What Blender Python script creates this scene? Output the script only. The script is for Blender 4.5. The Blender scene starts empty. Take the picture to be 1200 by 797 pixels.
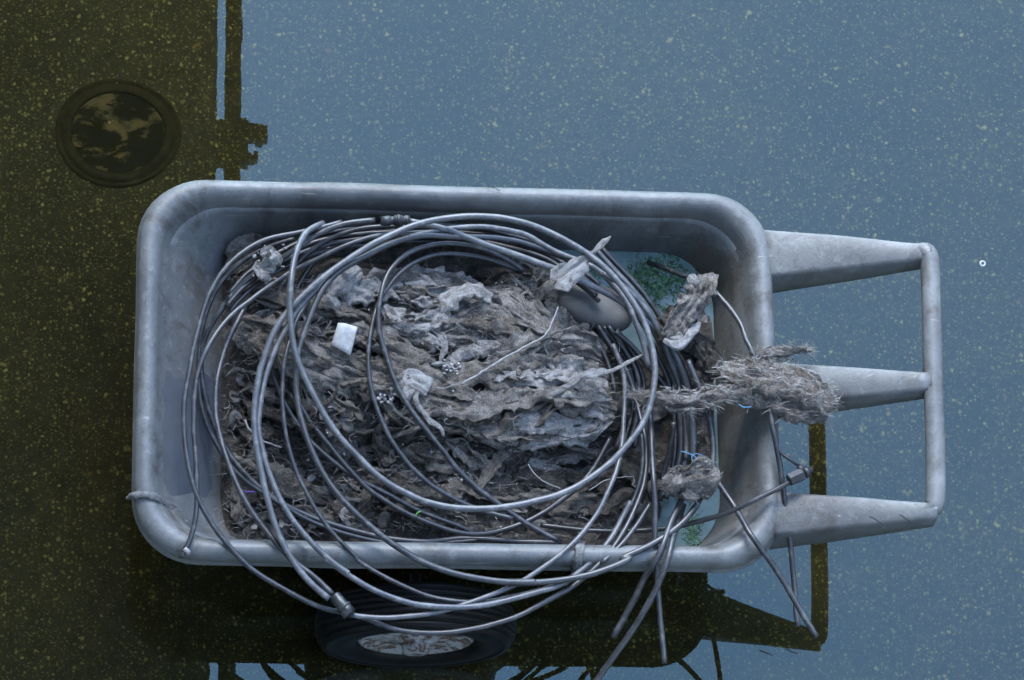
import bpy, bmesh, math, random
import numpy as np
from mathutils import Vector, Matrix, Euler
rnd = random.Random(7)
S = bpy.context.scene
COL = S.collection
# ------------------------------------------------------------------ camera
F = 4000.0                        # focal length in photo pixels (photo 1200 x 797)
NADIR = (118.0, 1700.0)           # where the vertical lines of the place meet
_dn = np.array([(NADIR[0]-600)/F, -(NADIR[1]-398.5)/F, -1.0]); _dn /= np.linalg.norm(_dn)
def _ray(u, v): return np.array([(u-600)/F, -(v-398.5)/F, -1.0])
def _pp(u, v, Z):
    r = _ray(u, v); return r*(Z/np.dot(r, _dn))
_xa = _pp(900, 440, 1) - _pp(160, 425, 1)
_k = 1.0/np.linalg.norm(_xa)
_x = _xa/np.linalg.norm(_xa); _z = -_dn; _y = np.cross(_z, _x)
R3 = np.array([_x, _y, _z])       # camera vectors -> place vectors
_o = R3 @ _pp(160, 425, _k)
RIM = 0.375                       # height of the tub rim over the water
CAM = np.array([-_o[0], -_o[1], _k + RIM])
def at(u, v, z):
    """the point at height z that the photo shows at pixel (u, v)"""
    r = R3 @ _ray(u, v)
    return CAM + r*((z - CAM[2])/r[2])
cd = bpy.data.cameras.new('camera'); cam = bpy.data.objects.new('camera', cd); COL.objects.link(cam)
cd.sensor_width = 36.0; cd.lens = F/1200*36.0; cd.clip_start = 0.05; cd.clip_end = 2000
M4 = Matrix(R3.tolist()).to_4x4(); M4.translation = Vector(CAM.tolist()); cam.matrix_world = M4
S.camera = cam
# ------------------------------------------------------------------ sky, sun, exposure
SUN_EL, SUN_AZ = math.radians(47), math.radians(-8)      # azimuth from +Y towards +X
W = bpy.data.worlds.new("World"); S.world = W; W.use_nodes = True
nt = W.node_tree; bg = nt.nodes['Background']
sky = nt.nodes.new('ShaderNodeTexSky'); sky.sky_type = 'NISHITA'; sky.sun_disc = False
sky.sun_elevation = SUN_EL; sky.sun_rotation = SUN_AZ; sky.dust_density = 0.2; sky.air_density = 1.0; sky.ozone_density = 1.6
tc = nt.nodes.new('ShaderNodeTexCoord'); nz = nt.nodes.new('ShaderNodeTexNoise')
nz.inputs['Scale'].default_value = 3.6; nz.inputs['Detail'].default_value = 6; nz.inputs['Roughness'].default_value = .55
rp = nt.nodes.new('ShaderNodeMapRange'); rp.inputs[1].default_value = .46; rp.inputs[2].default_value = .68; rp.inputs[4].default_value = .3
mx = nt.nodes.new('ShaderNodeMix'); mx.data_type = 'RGBA'; mx.inputs[7].default_value = (2.3, 2.6, 2.7, 1)
mpn = nt.nodes.new('ShaderNodeMapping'); mpn.inputs['Location'].default_value = (3.1, 2.2, 0.7); nt.links.new(tc.outputs['Generated'], mpn.inputs['Vector']); nt.links.new(mpn.outputs[0], nz.inputs['Vector']); nt.links.new(nz.outputs['Fac'], rp.inputs[0])
nt.links.new(rp.outputs[0], mx.inputs[0]); nt.links.new(sky.outputs[0], mx.inputs[6]); nt.links.new(mx.outputs[2], bg.inputs['Color'])
bg.inputs['Strength'].default_value = 0.15
sd = bpy.data.lights.new('sun', 'SUN'); sd.energy = 0.5; sd.angle = math.radians(26); sd.color = (1, .97, .93)
so = bpy.data.objects.new('sun', sd); COL.objects.link(so)
_sv = Vector((math.sin(SUN_AZ)*math.cos(SUN_EL), math.cos(SUN_AZ)*math.cos(SUN_EL), math.sin(SUN_EL)))
so.rotation_euler = _sv.to_track_quat('Z', 'Y').to_euler()
so.location = (3, 3, 9)
S.view_settings.view_transform = 'Standard'; S.view_settings.look = 'None'
S.view_settings.gamma = 1; S.view_settings.exposure = 3.45
S.cycles.use_denoising = True
S.cycles.max_bounces = 10; S.cycles.transparent_max_bounces = 16
# ------------------------------------------------------------------ numpy noise
def _hash(i, j, k, seed):
    h = (i*374761393 + j*668265263 + k*1274126177 + seed*974634557) & 0xFFFFFFFF
    h = ((h ^ (h >> 13))*1274126177) & 0xFFFFFFFF
    return ((h ^ (h >> 16)) & 0xFFFF)/65535.0
def vnoise(p, seed=0):
    p = np.asarray(p, float); i = np.floor(p).astype(np.int64); f = p-i; f = f*f*(3-2*f)
    r = 0
    for a in (0, 1):
        for b in (0, 1):
            for c in (0, 1):
                w = (f[..., 0] if a else 1-f[..., 0])*(f[..., 1] if b else 1-f[..., 1])*(f[..., 2] if c else 1-f[..., 2])
                r = r + w*_hash(i[..., 0]+a, i[..., 1]+b, i[..., 2]+c, seed)
    return r*2-1
def fbm(p, o=4, seed=0):
    p = np.asarray(p, float); r = 0; a = 1; t = 0
    for q in range(o):
        r = r + a*vnoise(p*2**q, seed+q*17); t += a; a *= .5
    return r/t
def ridged(p, o=4, seed=0):
    p = np.asarray(p, float); r = 0; a = 1; t = 0
    for q in range(o):
        r = r + a*(1-np.abs(vnoise(p*2.03**q, seed+q*13))); t += a; a *= .55
    return r/t
# ------------------------------------------------------------------ materials
MATS = {}
class NB:
    def __init__(s, name):
        s.m = bpy.data.materials.new(name); s.m.use_nodes = True; s.t = s.m.node_tree
        s.p = s.t.nodes['Principled BSDF']; s.out = s.t.nodes['Material Output']; MATS[name] = s.m
        s.co = s.t.nodes.new('ShaderNodeTexCoord')
    def n(s, k, **kw):
        x = s.t.nodes.new(k)
        for a, b in kw.items():
            if a in x.inputs.keys() and not hasattr(x, a): x.inputs[a].default_value = b
            else: setattr(x, a, b)
        return x
    def l(s, a, b): s.t.links.new(a, b)
    def map(s, src='Object', scale=(1, 1, 1), rot=(0, 0, 0)):
        m = s.n('ShaderNodeMapping'); m.inputs['Scale'].default_value = scale; m.inputs['Rotation'].default_value = rot
        s.l(s.co.outputs[src], m.inputs['Vector']); return m.outputs[0]
    def noise(s, vec, scale, detail=5, rough=.6, dist=0):
        x = s.n('ShaderNodeTexNoise'); x.inputs['Scale'].default_value = scale; x.inputs['Detail'].default_value = detail
        x.inputs['Roughness'].default_value = rough; x.inputs['Distortion'].default_value = dist
        s.l(vec, x.inputs['Vector']); return x.outputs['Fac']
    def vor(s, vec, scale, feature='F1', rand=1):
        x = s.n('ShaderNodeTexVoronoi'); x.feature = feature; x.inputs['Scale'].default_value = scale
        x.inputs['Randomness'].default_value = rand; s.l(vec, x.inputs['Vector']); return x
    def ramp(s, fac, stops, interp='LINEAR'):
        r = s.n('ShaderNodeValToRGB'); r.color_ramp.interpolation = interp
        e = r.color_ramp.elements
        while len(e) < len(stops): e.new(.5)
        for q, (p, c) in zip(e, stops):
            q.position = p; q.color = tuple(c)+(1,) if len(c) == 3 else c
        s.l(fac, r.inputs['Fac']); return r.outputs['Color']
    def rng(s, fac, a, b, c=0, d=1):
        r = s.n('ShaderNodeMapRange'); 
        for q, v in enumerate((a, b, c, d)): r.inputs[q+1].default_value = v
        s.l(fac, r.inputs[0]); return r.outputs[0]
    def mix(s, fac, a, b, mode='MIX'):
        x = s.n('ShaderNodeMix'); x.data_type = 'RGBA'; x.blend_type = mode
        for q, v in ((0, fac), (6, a), (7, b)):
            if isinstance(v, (int, float)): x.inputs[q].default_value = v
            elif isinstance(v, tuple): x.inputs[q].default_value = v+(1,) if len(v) == 3 else v
            else: s.l(v, x.inputs[q])
        return x.outputs[2]
    def math(s, op, a, b=0):
        x = s.n('ShaderNodeMath'); x.operation = op
        for q, v in ((0, a), (1, b)):
            if isinstance(v, (int, float)): x.inputs[q].default_value = v
            else: s.l(v, x.inputs[q])
        return x.outputs[0]
    def bump(s, h, strength=.5, dist=.002, prev=None):
        b = s.n('ShaderNodeBump'); b.inputs['Strength'].default_value = strength; b.inputs['Distance'].default_value = dist
        s.l(h, b.inputs['Height'])
        if prev: s.l(prev, b.inputs['Normal'])
        return b.outputs[0]
    def done(s, col, rough=.6, normal=None, spec=.5, metal=0):
        if isinstance(col, tuple): s.p.inputs['Base Color'].default_value = col+(1,)
        else: s.l(col, s.p.inputs['Base Color'])
        if isinstance(rough, (int, float)): s.p.inputs['Roughness'].default_value = rough
        else: s.l(rough, s.p.inputs['Roughness'])
        s.p.inputs['Specular IOR Level'].default_value = spec; s.p.inputs['Metallic'].default_value = metal
        if normal: s.l(normal, s.p.inputs['Normal'])
        return s.m

def make_mats():
    # --- asphalt bed under the water: dark olive binder with pale aggregate
    b = NB('flooded_asphalt'); v = b.map('Object')
    base = b.ramp(b.noise(v, 30, 6, .7), [(.3, (.0145, .0118, .006)), (.7, (.040, .0325, .0165))])
    big = b.rng(b.noise(v, 2.3, 4), .35, .65, .65, 1.15)
    base = b.mix(1, base, big, 'MULTIPLY')
    col = base
    mod = b.math('MULTIPLY', b.math('SUBTRACT', b.noise(v, 4.5, 5, .65), .5), .55)
    for sc, lo, hi, cc, sz in ((95, .80, .82, (.28, .25, .10), .34), (150, .62, .82, (.23, .205, .085), .38), (260, .48, .82, (.17, .15, .06), .44), (48, .945, .96, (.29, .255, .12), .26)):
        w = b.n('ShaderNodeVectorMath'); w.operation = 'ADD'
        ns = b.n('ShaderNodeTexNoise'); ns.inputs['Scale'].default_value = sc*1.3; b.l(v, ns.inputs['Vector'])
        sb = b.n('ShaderNodeVectorMath'); sb.operation = 'SCALE'; sb.inputs['Scale'].default_value = .9/sc
        b.l(ns.outputs['Color'], sb.inputs[0]); b.l(v, w.inputs[0]); b.l(sb.outputs[0], w.inputs[1])
        vo = b.vor(w.outputs[0], sc)
        sep = b.n('ShaderNodeSeparateColor'); b.l(vo.outputs['Color'], sep.inputs[0])
        pick = b.rng(b.math('ADD', sep.outputs[0], mod), lo, hi)
        inside = b.rng(vo.outputs['Distance'], sz*1.15, sz*.35)
        f = b.math('MULTIPLY', pick, inside)
        tint = b.mix(sep.outputs[1], cc, tuple(x*y for x, y in zip(cc, (.35, .35, .3))))
        tint = b.mix(b.math('GREATER_THAN', sep.outputs[2], .93), tint, (.12, .065, .025))
        col = b.mix(f, col, tint)
    nb = b.bump(b.noise(v, 220, 3), .6, .004)
    b.done(col, .8, nb, .3)
    # --- water
    b = NB('flood_water'); v = b.map('Object')
    t = b.t; t.nodes.remove(b.p)
    gl = b.n('ShaderNodeBsdfGlossy'); gl.inputs['Roughness'].default_value = .0; gl.inputs['Color'].default_value = (.68, .93, .91, 1)
    tr = b.n('ShaderNodeBsdfTransparent'); tr.inputs['Color'].default_value = (.93, .90, .62, 1)
    fr = b.n('ShaderNodeFresnel'); fr.inputs['IOR'].default_value = 1.52
    ms = b.n('ShaderNodeMixShader'); b.l(fr.outputs[0], ms.inputs[0]); b.l(tr.outputs[0], ms.inputs[1]); b.l(gl.outputs[0], ms.inputs[2])
    h = b.math('ADD', b.noise(v, 9, 2), b.math('MULTIPLY', b.noise(v, 40, 2), .12))
    nb = b.bump(h, .007, .004); b.l(nb, gl.inputs['Normal'])
    b.l(ms.outputs[0], b.out.inputs['Surface'])
    b = NB('turbid_water'); v = b.map('Object')
    df = b.n('ShaderNodeBsdfDiffuse'); b.l(b.ramp(b.noise(v, 24, 6, .7), [(.3, (.075, .125, .115)), (.7, (.14, .215, .205))]), df.inputs['Color'])
    tr = b.n('ShaderNodeBsdfTransparent'); m1 = b.n('ShaderNodeMixShader'); m1.inputs[0].default_value = .8
    b.l(tr.outputs[0], m1.inputs[1]); b.l(df.outputs[0], m1.inputs[2])
    gl = b.n('ShaderNodeBsdfGlossy'); gl.inputs['Roughness'].default_value = .25
    fr = b.n('ShaderNodeFresnel'); fr.inputs['IOR'].default_value = 1.4
    ms = b.n('ShaderNodeMixShader'); b.l(fr.outputs[0], ms.inputs[0]); b.l(m1.outputs[0], ms.inputs[1]); b.l(gl.outputs[0], ms.inputs[2])
    b.l(ms.outputs[0], b.out.inputs['Surface']); b.t.nodes.remove(b.p)
    # --- tub plastic: weathered grey, scuffed and dirty
    b = NB('weathered_plastic'); v = b.map('Object')
    n1 = b.noise(v, 5, 6, .65); n2 = b.noise(v, 38, 6, .7)
    col = b.ramp(n1, [(.32, (.066, .071, .073)), (.55, (.114, .119, .118)), (.75, (.158, .162, .160))])
    col = b.mix(b.rng(n2, .55, .75, 0, .7), col, (.21, .214, .21))
    grime = b.rng(b.noise(b.map('Object', (1, 1, .35)), 17, 8, .75, .6), .50, .64, 0, .8)
    col = b.mix(grime, col, (.05, .045, .039))
    spots = b.rng(b.noise(v, 150, 6, .9), .57, .63, 0, .85); col = b.mix(spots, col, (.04, .036, .032))
    sx = b.n('ShaderNodeTexNoise'); sx.inputs['Scale'].default_value = 14; sx.inputs['Detail'].default_value = 8
    b.l(b.map('Object', (.6, 9, 9), (.3, .2, .5)), sx.inputs['Vector'])
    col = b.mix(b.rng(sx.outputs[0], .68, .74, 0, .5), col, (.36, .36, .35))
    for rot, sc_, th, cc in (((.1, .3, .15), (.5, 16, 16), .66, (.05, .047, .042)), ((.2, .1, 1.45), (.5, 13, 13), .68, (.055, .05, .045)), ((.4, .2, .8), (.7, 22, 22), .69, (.30, .305, .30))):
        sn = b.n('ShaderNodeTexNoise'); sn.inputs['Scale'].default_value = 11; sn.inputs['Detail'].default_value = 9; sn.inputs['Roughness'].default_value = .7
        b.l(b.map('Object', sc_, rot), sn.inputs['Vector']); col = b.mix(b.math('MULTIPLY', b.rng(sn.outputs[0], th, th+.04), b.rng(b.noise(v, 7, 3), .45, .6, 0, .75)), col, cc)
    at_ = b.n('ShaderNodeAttribute'); at_.attribute_name = 'soil'      # dried mud left in the tub
    mud = b.math('MULTIPLY', at_.outputs['Fac'], b.rng(b.noise(v, 9, 7, .7), .25, .6, .6, 1))
    col = b.mix(mud, col, (.085, .071, .055))
    nb = b.bump(b.noise(v, 260, 3), .25, .0015); nb = b.bump(n2, .3, .004, nb)
    b.done(col, b.rng(n2, .3, .7, .38, .62), nb, .45)
    # --- hose plastics
    for nm, c0, c1, dust in (('black_pipe', (.009, .010, .011), (.018, .019, .021), (.065, .067, .068)),
                             ('pale_pipe', (.042, .045, .05), (.072, .076, .082), (.18, .183, .185)),
                             ('grey_pipe', (.014, .015, .017), (.028, .030, .033), (.095, .097, .098))):
        b = NB(nm); uv = b.map('UV', (1, 1, 1)); v = b.map('Object')
        col = b.ramp(b.noise(v, 22, 5), [(.35, c0), (.65, c1)])
        d = b.rng(b.noise(v, 55, 7, .75), .5, .72, 0, .8); col = b.mix(d, col, dust)
        sc = b.rng(b.noise(b.map('UV', (14, 3, 1)), 4, 6, .75), .62, .7, 0, .65); col = b.mix(sc, col, tuple(x*1.25 for x in dust))
        nb = b.bump(b.noise(v, 300, 3), .2, .001)
        b.done(col, b.rng(d, 0, .8, .33, .6), nb, .5)
    # --- matted rags, several hues
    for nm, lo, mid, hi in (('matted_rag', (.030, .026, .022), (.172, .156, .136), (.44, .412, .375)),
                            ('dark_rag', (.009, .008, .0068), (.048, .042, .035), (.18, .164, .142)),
                            ('pale_rag', (.085, .08, .075), (.30, .287, .272), (.61, .588, .56)),
                            ('brown_rag', (.028, .0235, .019), (.148, .128, .105), (.36, .328, .285)),
                            ('white_rag', (.14, .135, .125), (.38, .372, .36), (.56, .555, .55))):
        b = NB(nm); v = b.map('Object')
        uvn = b.noise(b.map('UV', (22, 26, 1)), 1, 9, .8, 1.5)
        fine = b.noise(v, 420, 6, .85); mid_n = b.noise(v, 42, 7, .72, .8)
        f = b.math('ADD', b.math('MULTIPLY', uvn, .45), b.math('MULTIPLY', mid_n, .55))
        f = b.math('ADD', f, b.math('MULTIPLY', b.math('SUBTRACT', fine, .5), .95))
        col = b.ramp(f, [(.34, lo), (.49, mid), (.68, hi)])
        col = b.mix(b.rng(b.noise(v, 300, 4, .8), .66, .70, 0, .85), col, (.5, .5, .5))
        col = b.mix(b.rng(b.noise(v, 230, 4, .8), .66, .72, 0, .8), col, lo)
        grain = b.noise(b.map('UV', (26, 9, 1)), 3, 8, .75, .6); hgt = b.math('ADD', b.math('ADD', b.math('MULTIPLY', uvn, .8), b.math('MULTIPLY', fine, .5)), b.math('MULTIPLY', grain, .5))
        nb = b.bump(hgt, 1.0, .009)
        b.done(col, .78, nb, .4)
    b = NB('dead_leaf'); v = b.map('Object'); oi = b.n('ShaderNodeObjectInfo')
    c1 = b.ramp(oi.outputs['Random'], [(.0, (.02, .017, .015)), (.5, (.065, .056, .048)), (.85, (.14, .128, .115)), (1, (.24, .23, .22))])
    c = b.mix(b.rng(b.noise(v, 160, 5, .7), .4, .7, 0, .5), c1, (.12, .115, .11))
    b.done(c, .5, b.bump(b.noise(v, 300, 3), .6, .002), .5)
    b = NB('fibre'); v = b.map('Object')
    b.done(b.ramp(b.noise(v, 60, 3), [(.35, (.07, .062, .053)), (.5, (.19, .175, .16)), (.65, (.36, .345, .33))]), .75, None, .3)
    b = NB('white_crumb'); v = b.map('Object'); b.done(b.ramp(b.noise(v, 320, 5, .8), [(.4, (.12, .115, .11)), (.6, (.29, .285, .28))]), .6)
    b = NB('river_stone'); v = b.map('Object')
    c = b.ramp(b.noise(v, 25, 7, .7), [(.3, (.06, .059, .055)), (.7, (.10, .098, .092))]); c = b.mix(b.rng(b.noise(v, 90, 4), .68, .76, 0, .7), c, (.3, .29, .28))
    b.done(c, .55, b.bump(b.noise(v, 180, 4), .3, .001), .4)
    b = NB('paper'); v = b.map('Object')
    c = b.ramp(b.noise(v, 120, 4, .7), [(.3, (.22, .22, .212)), (.6, (.34, .34, .33))]); c = b.mix(b.rng(b.noise(v, 210, 2), .66, .7, 0, .7), c, (.3, .2, .12)); b.done(c, .7)
    b = NB('algae'); v = b.map('Object'); b.done(b.ramp(b.noise(v, 130, 5, .7), [(.35, (.008, .02, .008)), (.52, (.045, .11, .04)), (.68, (.17, .29, .16))]), .6)
    b = NB('tyre_rubber'); v = b.map('Object')
    c = b.ramp(b.noise(v, 35, 6, .7), [(.35, (.003, .003, .003)), (.7, (.008, .0078, .0075))])
    c = b.mix(b.rng(b.noise(b.map('Object', (1, 1, 1)), 18, 8, .8), .62, .76, 0, .5), c, (.035, .032, .029))
    b.done(c, .45, b.bump(b.noise(v, 120, 4), .3, .002), .14)
    b = NB('rusted_white_steel'); v = b.map('Object')
    f = b.rng(b.noise(v, 48, 8, .8, .3), .46, .54)
    c = b.mix(f, (.26, .265, .27), b.ramp(b.noise(v, 90, 5), [(.3, (.02, .012, .008)), (.7, (.11, .06, .035))]))
    b.done(c, b.rng(f, 0, 1, .4, .85), b.bump(f, .5, .002), .5)
    b = NB('black_fitting'); v = b.map('Object'); b.done(b.ramp(b.noise(v, 60, 5), [(.3, (.010, .011, .012)), (.7, (.03, .031, .034))]), .45, None, .4)
    b = NB('dark_sheet'); v = b.map('Object')
    c = b.ramp(b.noise(v, 12, 6, .7), [(.3, (.05, .056, .066)), (.7, (.08, .087, .10))]); c = b.mix(b.rng(b.noise(v, 120, 5, .8), .62, .75, 0, .6), c, (.24, .25, .27))
    b.done(c, .45, b.bump(b.noise(v, 30, 4), .3, .004), .5)
    b = NB('grey_tape'); v = b.map('Object'); b.done(b.ramp(b.noise(b.map('Object', (1, 1, 1)), 70, 6, .7), [(.3, (.05, .05, .05)), (.7, (.15, .15, .15))]), .6, b.bump(b.noise(v, 160, 4), .7, .003))
    b = NB('cast_iron'); v = b.map('Object')
    b.done(b.ramp(b.noise(v, 40, 6, .7), [(.3, (.013, .0108, .0055)), (.7, (.037, .030, .015))]), .85, b.bump(b.noise(v, 60, 4), .4, .003), .1)
    b = NB('silted_iron'); v = b.map('Object'); n = b.noise(b.map('Object', (.75, 1.5, 1), (0, 0, .75)), 15, 8, .68, .15)
    silt = b.ramp(b.noise(v, 45, 5), [(.3, (.028, .023, .012)), (.5, (.08, .064, .037)), (.75, (.12, .07, .033))])
    b.p.inputs['Specular IOR Level'].default_value = .1; b.done(b.mix(b.rng(n, .51, .57), (.012, .0105, .006), silt), .85, b.bump(n, .8, .004), .1)
    b = NB('eave_paint'); v = b.map('Object'); b.done(b.ramp(b.noise(v, 3, 4), [(.3, (.16, .15, .135)), (.7, (.24, .225, .2))]), .8)
    b = NB('gutter_metal'); v = b.map('Object'); b.done(b.ramp(b.noise(v, 5, 4), [(.3, (.03, .03, .03)), (.7, (.055, .055, .055))]), .5)
    b = NB('facade_render'); v = b.map('Object'); b.done(b.ramp(b.noise(v, 2, 6), [(.3, (.40, .38, .34)), (.7, (.52, .495, .45))]), .85)
    b = NB('blue_thread'); b.done((.05, .16, .28), .5)
    b = NB('purple_thread'); b.done((.16, .06, .4), .5)
    b = NB('green_blade'); b.done((.08, .3, .05), .5)
    b = NB('white_plastic'); b.done((.3, .3, .3), .4)
make_mats()
# ------------------------------------------------------------------ mesh helpers
def link(name, verts, faces, mat, parent=None, smooth=True, uv=None, kind=None):
    me = bpy.data.meshes.new(name); me.from_pydata([tuple(map(float, p)) for p in verts], [], faces); me.update()
    if uv is not None:
        ul = me.uv_layers.new(name='UVMap'); li = np.empty(len(me.loops), np.int32); me.loops.foreach_get('vertex_index', li)
        ul.data.foreach_set('uv', np.asarray(uv, np.float32)[li].ravel())
    if smooth: me.polygons.foreach_set('use_smooth', [True]*len(me.polygons))
    me.materials.append(MATS[mat])
    o = bpy.data.objects.new(name, me); COL.objects.link(o)
    if parent: o.parent = parent; o.matrix_parent_inverse = Matrix.Translation(-Vector(parent.location))
    if kind: o['kind'] = kind
    return o
def tag(o, label, cat, group=None):
    o['label'] = label; o['category'] = cat
    if group: o['group'] = group
    return o
def empty(name, loc, label, cat, group=None):
    o = bpy.data.objects.new(name, None); COL.objects.link(o); o.location = loc; o.empty_display_size = .05
    return tag(o, label, cat, group)
def grid_faces(nu, nv, closed_v=False, off=0):
    f = []
    for i in range(nu-1):
        for j in range(nv if closed_v else nv-1):
            a = off+i*nv+j; b_ = off+i*nv+(j+1) % nv
            f.append((a, b_, b_+nv, a+nv))
    return f
def catmull(P, step):
    P = np.asarray(P, float); Q = np.vstack([2*P[0]-P[1], P, 2*P[-1]-P[-2]]); out = []
    for i in range(1, len(Q)-2):
        p0, p1, p2, p3 = Q[i-1:i+3]; n = max(2, int(np.linalg.norm(p2-p1)/step))
        t = np.linspace(0, 1, n, endpoint=False)[:, None]
        out.append(.5*((2*p1)+(-p0+p2)*t+(2*p0-5*p1+4*p2-p3)*t*t+(-p0+3*p1-3*p2+p3)*t**3))
    out.append(P[-1][None]); return np.vstack(out)
def smooth_path(P, it):
    P = P.copy()
    for _ in range(it): P[1:-1] = .25*P[:-2]+.5*P[1:-1]+.25*P[2:]
    return P
def frames(P):
    T = np.gradient(P, axis=0); T /= np.linalg.norm(T, axis=1)[:, None]+1e-12
    up = np.array([0, 0, 1.0])
    if abs(T[0] @ up) > .9: up = np.array([1.0, 0, 0])
    N = np.zeros_like(P); n = up-T[0]*(up@T[0]); n /= np.linalg.norm(n); N[0] = n
    for i in range(1, len(P)):
        n = N[i-1]-T[i]*(N[i-1]@T[i]); N[i] = n/(np.linalg.norm(n)+1e-12)
    return T, N, np.cross(T, N)
def tube_geo(P, r, n=10, hollow=True, off=0):
    """a pipe along P with open bored ends: verts, faces, uv"""
    P = np.asarray(P, float); T, N, B = frames(P); r = np.broadcast_to(r, (len(P),))
    a = np.linspace(0, 2*math.pi, n, endpoint=False)
    V = P[:, None]+r[:, None, None]*(np.cos(a)[None, :, None]*N[:, None]+np.sin(a)[None, :, None]*B[:, None])
    L = np.concatenate([[0], np.cumsum(np.linalg.norm(np.diff(P, axis=0), axis=1))])
    UV = np.stack([np.broadcast_to(L[:, None], (len(P), n)), np.broadcast_to(a[None]/6.283, (len(P), n))], -1)
    V = V.reshape(-1, 3); UV = UV.reshape(-1, 2); Fc = grid_faces(len(P), n, True, off)
    for end, sg in ((0, 1), (len(P)-1, -1)):
        base = off+end*n; ring = [base+q for q in range(n)]
        if hollow:
            c = P[end]; c1 = V[end*n:(end+1)*n]; s1 = off+len(V)
            V = np.vstack([V, c+(c1-c)*.66, c+(c1-c)*.6+T[end]*sg*r[end]*2.2]); UV = np.vstack([UV, UV[:n], UV[:n]])
            for q in range(n):
                w = (q+1) % n
                for A, Bq in ((ring, s1), ([s1+z for z in range(n)], s1+n)):
                    f = (A[q], A[w], Bq+w, Bq+q); Fc.append(f if sg < 0 else f[::-1])
            cap = [s1+n+q for q in range(n)]
        else: cap = ring
        Fc.append(cap if sg < 0 else cap[::-1])
    return V, Fc, UV
class Soup:
    def __init__(s): s.v = []; s.f = []; s.n = 0
    def add(s, V, Fc):
        V = np.asarray(V, float); s.v.append(V); s.f += [tuple(q+s.n for q in f) for f in Fc]; s.n += len(V)
    def link(s, name, mat, parent=None, smooth=True, kind=None): return link(name, np.vstack(s.v), s.f, mat, parent, smooth, None, kind)
def box_geo(c, sx, sy, sz, M=None):
    c = np.asarray(c, float)
    V = np.array([[x, y, z] for x in (-1, 1) for y in (-1, 1) for z in (-1, 1)], float)*np.array([sx, sy, sz])/2
    if M is not None: V = V @ np.asarray(M).T
    return V+c, [(0, 1, 3, 2), (4, 6, 7, 5), (0, 4, 5, 1), (2, 3, 7, 6), (0, 2, 6, 4), (1, 5, 7, 3)]
def bevel_obj(o, w, seg=2):
    m = o.modifiers.new('bevel', 'BEVEL'); m.width = w; m.segments = seg; m.limit_method = 'ANGLE'; return o
# ================================================================== SETTING
GZ = -0.032
def big_sheet(name, z, mat, half=150):
    o = link(name, [(-half, -half, z), (half, -half, z), (half, half, z), (-half, half, z)], [(0, 1, 2, 3)], mat, smooth=False)
    o['kind'] = 'structure'; return o
big_sheet('ground', GZ, 'flooded_asphalt'); big_sheet('water', 0.0, 'flood_water')
# loose pale chippings lying on the bed
def chippings():
    s = Soup(); P0 = at(0, 0, GZ); 
    for q in range(1500):
        u, v = rnd.uniform(-60, 1260), rnd.uniform(-60, 860); c = at(u, v, GZ)
        if fbm(np.array([c[0]*5, c[1]*5, .3]), 3, 77) < rnd.uniform(-.5, .25): continue
        r = rnd.choice((.0012, .0016, .0016, .002, .002, .0026, .0034, .0045))
        n = 6; a = np.linspace(0, 6.283, n, endpoint=False)+rnd.random(); rr = r*np.array([rnd.uniform(.6, 1.25) for _ in a])
        el = rnd.uniform(.5, 1); th = rnd.uniform(0, 3.14)
        x, y = rr*np.cos(a), rr*np.sin(a)*el; X = x*math.cos(th)-y*math.sin(th); Y = x*math.sin(th)+y*math.cos(th)
        bot = np.stack([c[0]+X, c[1]+Y, np.full(n, GZ-.001)], 1); top = np.stack([c[0]+X*.75, c[1]+Y*.75, np.full(n, GZ+r*.5)], 1)
        s.add(np.vstack([bot, top]), [(i, (i+1) % n, n+(i+1) % n, n+i) for i in range(n)]+[tuple(range(n, 2*n))])
    b = NB('pale_chipping'); oi = b.map('Object'); 
    c = b.ramp(b.noise(oi, 60, 2), [(.3, (.045, .038, .018)), (.55, (.095, .083, .04)), (.7, (.17, .15, .08))]); b.done(c, .7)
    o = s.link('gravel', 'pale_chipping', smooth=False, kind='stuff'); return o
chippings()
# drain cover in the bed
def drain():
    c = at(138, 156, GZ); r = .100
    e = empty('drain_cover', (c[0], c[1], GZ), 'round sunken drain cover with rusty silted lid under the water', 'drain cover')
    prof = [(r*.80, .000), (r*.805, .004), (r*.83, .0055), (r*.95, .005), (r*.97, .001), (r*1.0, .001), (r*1.02, .004), (r*1.07, .003), (r*1.10, -.004)]; n = 64
    V = []; 
    for q in range(n):
        a = 6.2832*q/n; w = 1+.012*math.sin(3*a+1)
        for pr, pz in prof: V.append((c[0]+pr*w*math.cos(a), c[1]+pr*w*math.sin(a)*.93, GZ+pz))
    m = len(prof); Fc = [(q*m+j, ((q+1) % n)*m+j, ((q+1) % n)*m+j+1, q*m+j+1) for q in range(n) for j in range(m-1)]
    link('frame', V, Fc, 'cast_iron', e)
    N = 40; V = [(c[0], c[1], GZ+.005)]; Fc = []
    for i in range(1, 13):
        for q in range(N):
            a = 6.2832*q/N; rr = r*.795*i/12; x, y = rr*math.cos(a), rr*math.sin(a)*.93
            V.append((c[0]+x, c[1]+y, GZ+.002+.0025*float(fbm(np.array([x*40, y*40, 1.0]), 3, 5))))
    for q in range(N): Fc.append((0, 1+q, 1+(q+1) % N))
    for i in range(11):
        for q in range(N): a0 = 1+i*N; Fc.append((a0+q, a0+N+q, a0+N+(q+1) % N, a0+(q+1) % N))
    link('lid', V, Fc, 'silted_iron', e)
drain()
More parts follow.
